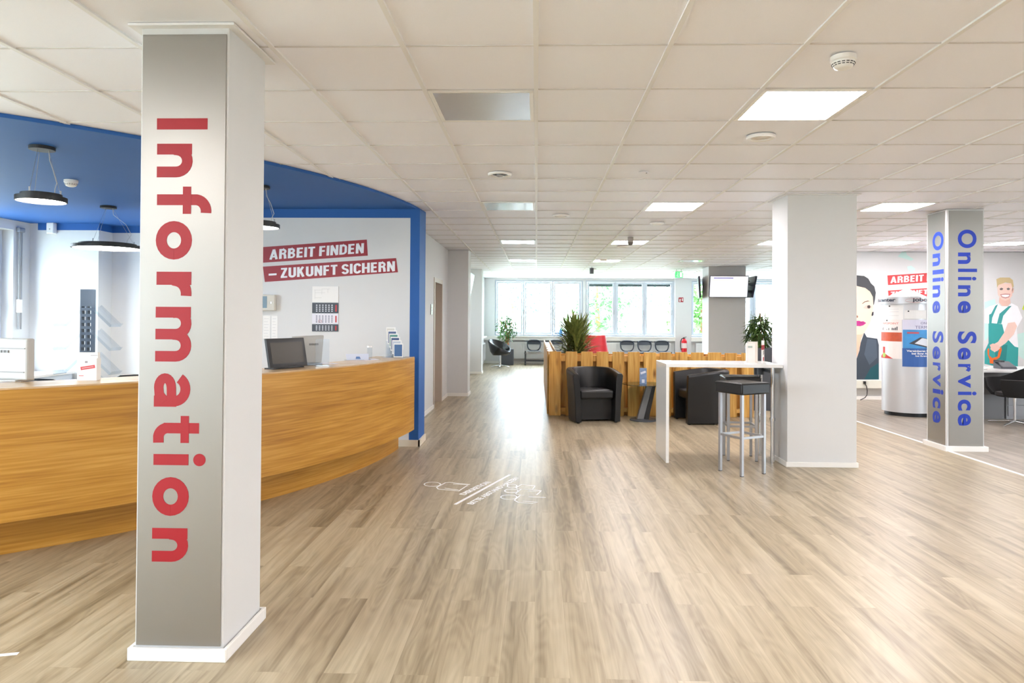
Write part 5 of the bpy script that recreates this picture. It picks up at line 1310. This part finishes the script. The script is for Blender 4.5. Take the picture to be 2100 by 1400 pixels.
# ------------------------------------------------------------------ wall paintings
def flat(t, name, pts, c, layer, rough=.6):
    m = wmb(t); y = 13.1495 - layer * .0012; poly_xz(m, pts, y, 13.1497 - (layer - 1) * .0012 if layer else 13.1499)
    return m.build(name, mat('mural ' + name + str(c), c, rough, noise=.05, nscale=6), t)
t = thing('wall_painting', 'painted woman face with dark hair and magenta lips on the wall', 'wall painting', (6.02, 13.14, .4))
W = D['W']; X0 = W['face'][0][0]
def mir(p): return [(X0 - (x - X0), z) for x, z in p]
def both(p):  # polygon whose first/last points lie on the centre line -> closed symmetric outline
    return list(p) + [(X0 - (x - X0), z) for x, z in reversed(p)]
flat(t, 'hair', both(W['hair'][:-1] + [W['hair'][-1]]), (66, 68, 72), 0)
flat(t, 'neck', both(W['neck']), (226, 184, 156), 3)
for p in (W['jacket'][:6] + W['jacket'][6:],): flat(t, 'jacket', p, (56, 66, 78), 2); flat(t, 'jacket', mir(p), (56, 66, 78), 2)
flat(t, 'face', both(W['face']), (240, 208, 180), 4)
flat(t, 'lips', both(W['lips']), (176, 44, 122), 5)
flat(t, 'lip_line', both(W['lipline'][:3]), (120, 22, 80), 6)
for q, nm, c, l in (('brow', 'eyebrow', (110, 84, 70), 5), ('eye', 'eye', (204, 176, 162), 5), ('iris', 'iris', (64, 48, 46), 6), ('ear', 'earring', (58, 54, 58), 5), ('nose', 'nostril', (150, 104, 86), 5), ('jacket2', 'jacket_fold', (74, 86, 100), 3), ('jacket3', 'jacket_shade', (20, 78, 88), 3)):
    flat(t, nm, W[q], c, l); flat(t, nm, mir(W[q]), c, l)
t = thing('wall_painting', 'painted blond man in green dungarees holding an orange spade handle', 'wall painting', (8.7, 13.14, .6))
M_ = D['M']; sk = (238, 206, 194)
for q, nm, c, l in (('splash', 'paint_splash', (196, 230, 226), 0), ('splash2', 'paint_splash', (200, 232, 226), 0), ('shirt', 'shirt', (246, 246, 250), 1), ('bib', 'dungarees', (54, 162, 160), 2), ('strap', 'strap', (60, 158, 156), 3), ('strap2', 'strap', (60, 158, 156), 3), ('pants', 'trouser_shade', (36, 134, 134), 3), ('neck', 'neck', (228, 190, 176), 2), ('face', 'face', sk, 3), ('ear', 'ear', (232, 190, 176), 3), ('hair', 'hair', (206, 186, 140), 4), ('eye1', 'eye', (110, 104, 104), 4), ('eye2', 'eye', (110, 104, 104), 4), ('mouth', 'mouth', (196, 140, 136), 4), ('teeth', 'teeth', (250, 250, 250), 5), ('arm', 'arm', sk, 4), ('grip', 'spade_handle', (236, 112, 44), 5), ('hand', 'hand', (234, 196, 184), 6)):
    flat(t, nm, M_[q], c, l)
t = thing('wall_painting', 'pale turquoise paint splash high above the red wall slogan', 'wall painting', (7.0, 13.14, 2.3))
flat(t, 'paint_splash', M_['splash3'], (196, 228, 222), 0); flat(t, 'paint_splash', M_['splash4'], (210, 234, 230), 0)
t = thing('wall_painting', 'yellow green paint blot right of the painted man', 'wall painting', (9.3, 13.14, 1.8))
hx, hz = 9.28, 1.78
flat(t, 'paint_blot', [(hx + .19 * cos(k * .7) * (1 + .3 * (k % 2)), hz + .16 * sin(k * .7) * (1 + .3 * (k % 2))) for k in range(9)], (206, 222, 70), 0)
flat(t, 'paint_blot', [(hx + .1 + .09 * cos(k * .8), hz + .1 * sin(k * .8)) for k in range(8)], (30, 110, 160), 1)
t = thing('wall_slogan', 'red and white slogan ARBEIT FINDEN painted above the kiosk', 'slogan', (7.3, 13.14, 2.2))
flat(t, 'grey_band', D['MBG'], (206, 208, 208), 0); flat(t, 'red_band', D['MB1'], (206, 64, 66), 1); flat(t, 'red_band', D['MB2'], (206, 64, 66), 1)
def mtext(s, tri, b):
    m = wmb(t); o = P3(tri[0], 13.1478); u = P3(tri[1], 13.1478) - o; v = P3(tri[2], 13.1478) - o
    put_quads(m, cap_text(s), o, u, v, (0, -1, 0), .0012); m.build('lettering', wt_m, t)
mtext('ARBEIT FINDEN', D['MT1'], .035); mtext('ZUKUNFT SICHERN', D['MT2'], .035)

# ------------------------------------------------------------------ desk corner at the right
t = thing('office_desk', 'white topped office desk behind the Online Service column', 'desk', (7.4, 10.9, 0))
m = wmb(t); m.box(6.45, 8.3, 10.55, 11.5, .715, .75); m.build('desktop', gloss_w, t, bevel=.003)
m = wmb(t); m.box(6.5, 8.2, 10.62, 10.64, .38, .715); m.build('modesty_panel', mat('dark grey panel', (92, 92, 92), .5), t)
m = wmb(t); m.box(6.48, 6.51, 10.6, 11.45, 0, .715).box(8.24, 8.27, 10.6, 11.45, 0, .715); m.build('side_panel', mat('cream panel', (222, 214, 202), .5), t)
t = thing('drawer_pedestal', 'grey drawer pedestal below the white desk', 'drawer unit', (6.95, 11.0, 0))
m = wmb(t); m.box(6.72, 7.1, 10.7, 11.3, 0, .60); m.build('body', mat('pedestal grey', (112, 112, 114), .45), t, bevel=.004)
t = thing('drawer_pedestal', 'lighter grey drawer pedestal right of the darker one under desk', 'drawer unit', (7.35, 11.0, 0))
m = wmb(t); m.box(7.13, 7.55, 10.7, 11.3, 0, .60); m.build('body', mat('pedestal light grey', (150, 152, 156), .45), t, bevel=.004)
m = wmb(t)
for z in (.05, .22, .39): m.box(7.15, 7.53, 10.685, 10.70, z, z + .155)
m.build('drawer', mat('pedestal light grey', (150, 152, 156), .45), t)
t = thing('white_sideboard', 'low cream cabinet between kiosk and Online Service column', 'cabinet', (6.35, 11.6, 0))
m = wmb(t); m.box(6.0, 6.42, 11.55, 12.1, .02, .60); m.build('body', mat('cream cabinet', (226, 220, 208), .5), t, bevel=.003)
m = wmb(t); m.box(5.99, 6.43, 11.54, 12.1, .60, .625).box(6.03, 6.39, 11.58, 12.08, 0, .02); m.build('top', gloss_w, t)
for k, (x, y, a, l) in enumerate(((6.72, 10.85, 5, 'bottom white paper on the desk beside the column'), (6.76, 10.83, -9, 'middle white paper on the desk beside the column'), (6.74, 10.87, 14, 'topmost white paper on the desk beside the column'))):
    m = MB(); m.box(-.20, .15, -.12, .12, 0, .011)
    tag(m.build('paper_stack', paper, loc=(x, y, .75 + .0112 * k), rz=R(a)), l, 'papers', 'papers on the desk')
t = thing('desk_phone', 'dark grey device on the desk at the right picture edge', 'device', (7.28, 10.95, .75))
m = MB(); m.add([(-.12, -.1, 0), (.12, -.1, 0), (.12, .1, 0), (-.12, .1, 0), (-.12, -.08, .03), (.12, -.08, .03), (.12, .1, .11), (-.12, .1, .11)], [(3, 2, 1, 0), (4, 5, 6, 7), (0, 1, 5, 4), (1, 2, 6, 5), (2, 3, 7, 6), (3, 0, 4, 7)]); m.build('body', greyp, t, bevel=.006)
m = MB(); m.box(-.12, -.06, -.08, .1, .10, .13); m.build('handset', blackp, t, bevel=.008)
# black shell chair
t = thing('shell_chair', 'black shell chair on chrome four star base at the right edge', 'chair', (6.86, 10.12, 0), rz=R(0))
fab = mat('black felt', (26, 26, 27), .85, bump=.2, nscale=200)
vs = []; fs = []; N = 28; Pn = 6
for k in range(N + 1):          # horseshoe open to -X ; angle from left-front arm round the back (+X) to right arm
    a = R(-150) + R(300) * k / N; b_ = max(0, cos(a)) ; bb = b_ ** 1.5
    zt = .66 + .19 * bb; cx, cy = cos(a), sin(a)
    ext = 1.0
    px_ = cx * .35; py_ = cy * .34
    for (s, z) in ((.45, .40), (.80, .425), (1.0, .52), (1.07, zt), (1.0, zt + .004), (.92, .54), (.74, .455), (.45, .44)):
        vs.append((px_ * s, py_ * s, z))
Pn = 8
for k in range(N):
    for e in range(Pn - 1): fs.append((k * Pn + e, k * Pn + e + 1, (k + 1) * Pn + e + 1, (k + 1) * Pn + e))
fs += [tuple(range(Pn)), tuple(range(N * Pn, N * Pn + Pn))[::-1]]
m = MB(); m.add(vs, fs); m.build('shell', fab, t, smooth=True)
m = MB(); m.lathe([(.001, .405), (.22, .405), (.24, .43), (.23, .465), (.001, .475)], 28, caps=False); m.build('seat', fab, t, smooth=True)
m = MB(); m.tube([(0, 0, .05), (0, 0, .30), (0, 0, .41)], [.016, .016, .022], 14); m.build('column', chrome, t, smooth=True)
m = MB()
for k in range(4):
    a = pi / 2 * k + R(35); m.tube([(0, 0, .055), (.34 * cos(a), .34 * sin(a), .014)], [.020, .013], 10)
m.build('star_base', chrome, t, smooth=True)

# ------------------------------------------------------------------ outside
gr = MB(); gr.box(-60, 60, 22.9, 90, -.6, -.5).box(-60, -7.4, -20, 22.9, -.6, -.5).box(11.4, 60, -20, 22.9, -.6, -.5)
tag(gr.build('lawn', mat('grass outside', (196, 200, 188), .9, noise=.1, nscale=3)), 'green ground outside beyond the windows', 'ground')
def tree(x, y, h, r, label, c, n=900, seed=1, low=.25):
    rr = random.Random(seed); t = thing('tree', label, 'tree', (x, y, -.5), group='trees beyond the windows')
    m = MB(); m.tube([(0, 0, 0), (.05, 0, h * .4), (0, .05, h * .8)], [.16, .12, .04], 8); m.build('trunk', bark_m, t, smooth=True)
    m = MB()
    blobs = [(rr.uniform(-.5, .5) * r, rr.uniform(-.4, .4) * r, h * rr.uniform(low, .86), r * rr.uniform(.4, .65)) for _ in range(11)]
    for _ in range(n):
        bx_, by_, bz_, br_ = rr.choice(blobs); v = Vector((rr.gauss(0, 1), rr.gauss(0, 1), rr.gauss(0, 1))).normalized() * br_ * rr.uniform(.75, 1.05)
        blade(m, (bx_ + v.x, by_ + v.y, bz_ + v.z), rr.uniform(0, 6.3), R(rr.uniform(-50, 50)), .34, .2, .8, 2)
    m.build('foliage', mat('tree leaves %s' % (c,), c, .6, noise=.3, nscale=1.5), t)
tree(-1.6, 44, 4.6, 3.4, 'tree filling the first window at the left', (104, 160, 138), seed=2)
tree(3.2, 46, 4.4, 3.2, 'tree seen in the second and third windows', (110, 164, 140), seed=3)
tree(2.6, 30, 4.2, 1.9, 'bright green bush in the window behind the red chair', (122, 188, 116), seed=4, low=.1)
tree(6.6, 45, 4.4, 3.2, 'tree behind the two shuttered right windows', (118, 168, 138), seed=5)
tree(6.9, 29, 3.9, 1.5, 'green tree in narrow window left of far column', (104, 150, 82), seed=6, low=.1)
tree(11.5, 46, 5.0, 3.4, 'tree visible right of the column with screens', (118, 168, 138), seed=7)
hw = mat('pale facade', (236, 236, 234), .8)
for x0, x1, z, l in ((-5.5, 2.1, 1.65, 'low pale building outside the left windows'), (4.3, 9.2, 1.9, 'low pale building outside the shuttered right windows')):
    t = thing('outbuilding', l, 'building', ((x0 + x1) / 2, 37, -.5))
    m = wmb(t); m.box(x0, x1, 36, 39, -.5, z); m.build('wall', hw, t)
    m = wmb(t)
    for k in range(4): m.box(x0 + .4, (x0 + x1) / 2 - .3, 35.96, 36, z - .5 - k * .5, z - .42 - k * .5); m.box((x0 + x1) / 2 + .3, x1 - .4, 35.96, 36, z - .5 - k * .5, z - .42 - k * .5)
    m.build('cladding_joint', mat('cladding joint', (196, 196, 200), .8), t)
    m = wmb(t); m.box(x0 - .1, x1 + .1, 35.9, 39.1, z, z + .08); m.build('roof_edge', mat('roof edge', (220, 222, 224), .6), t)
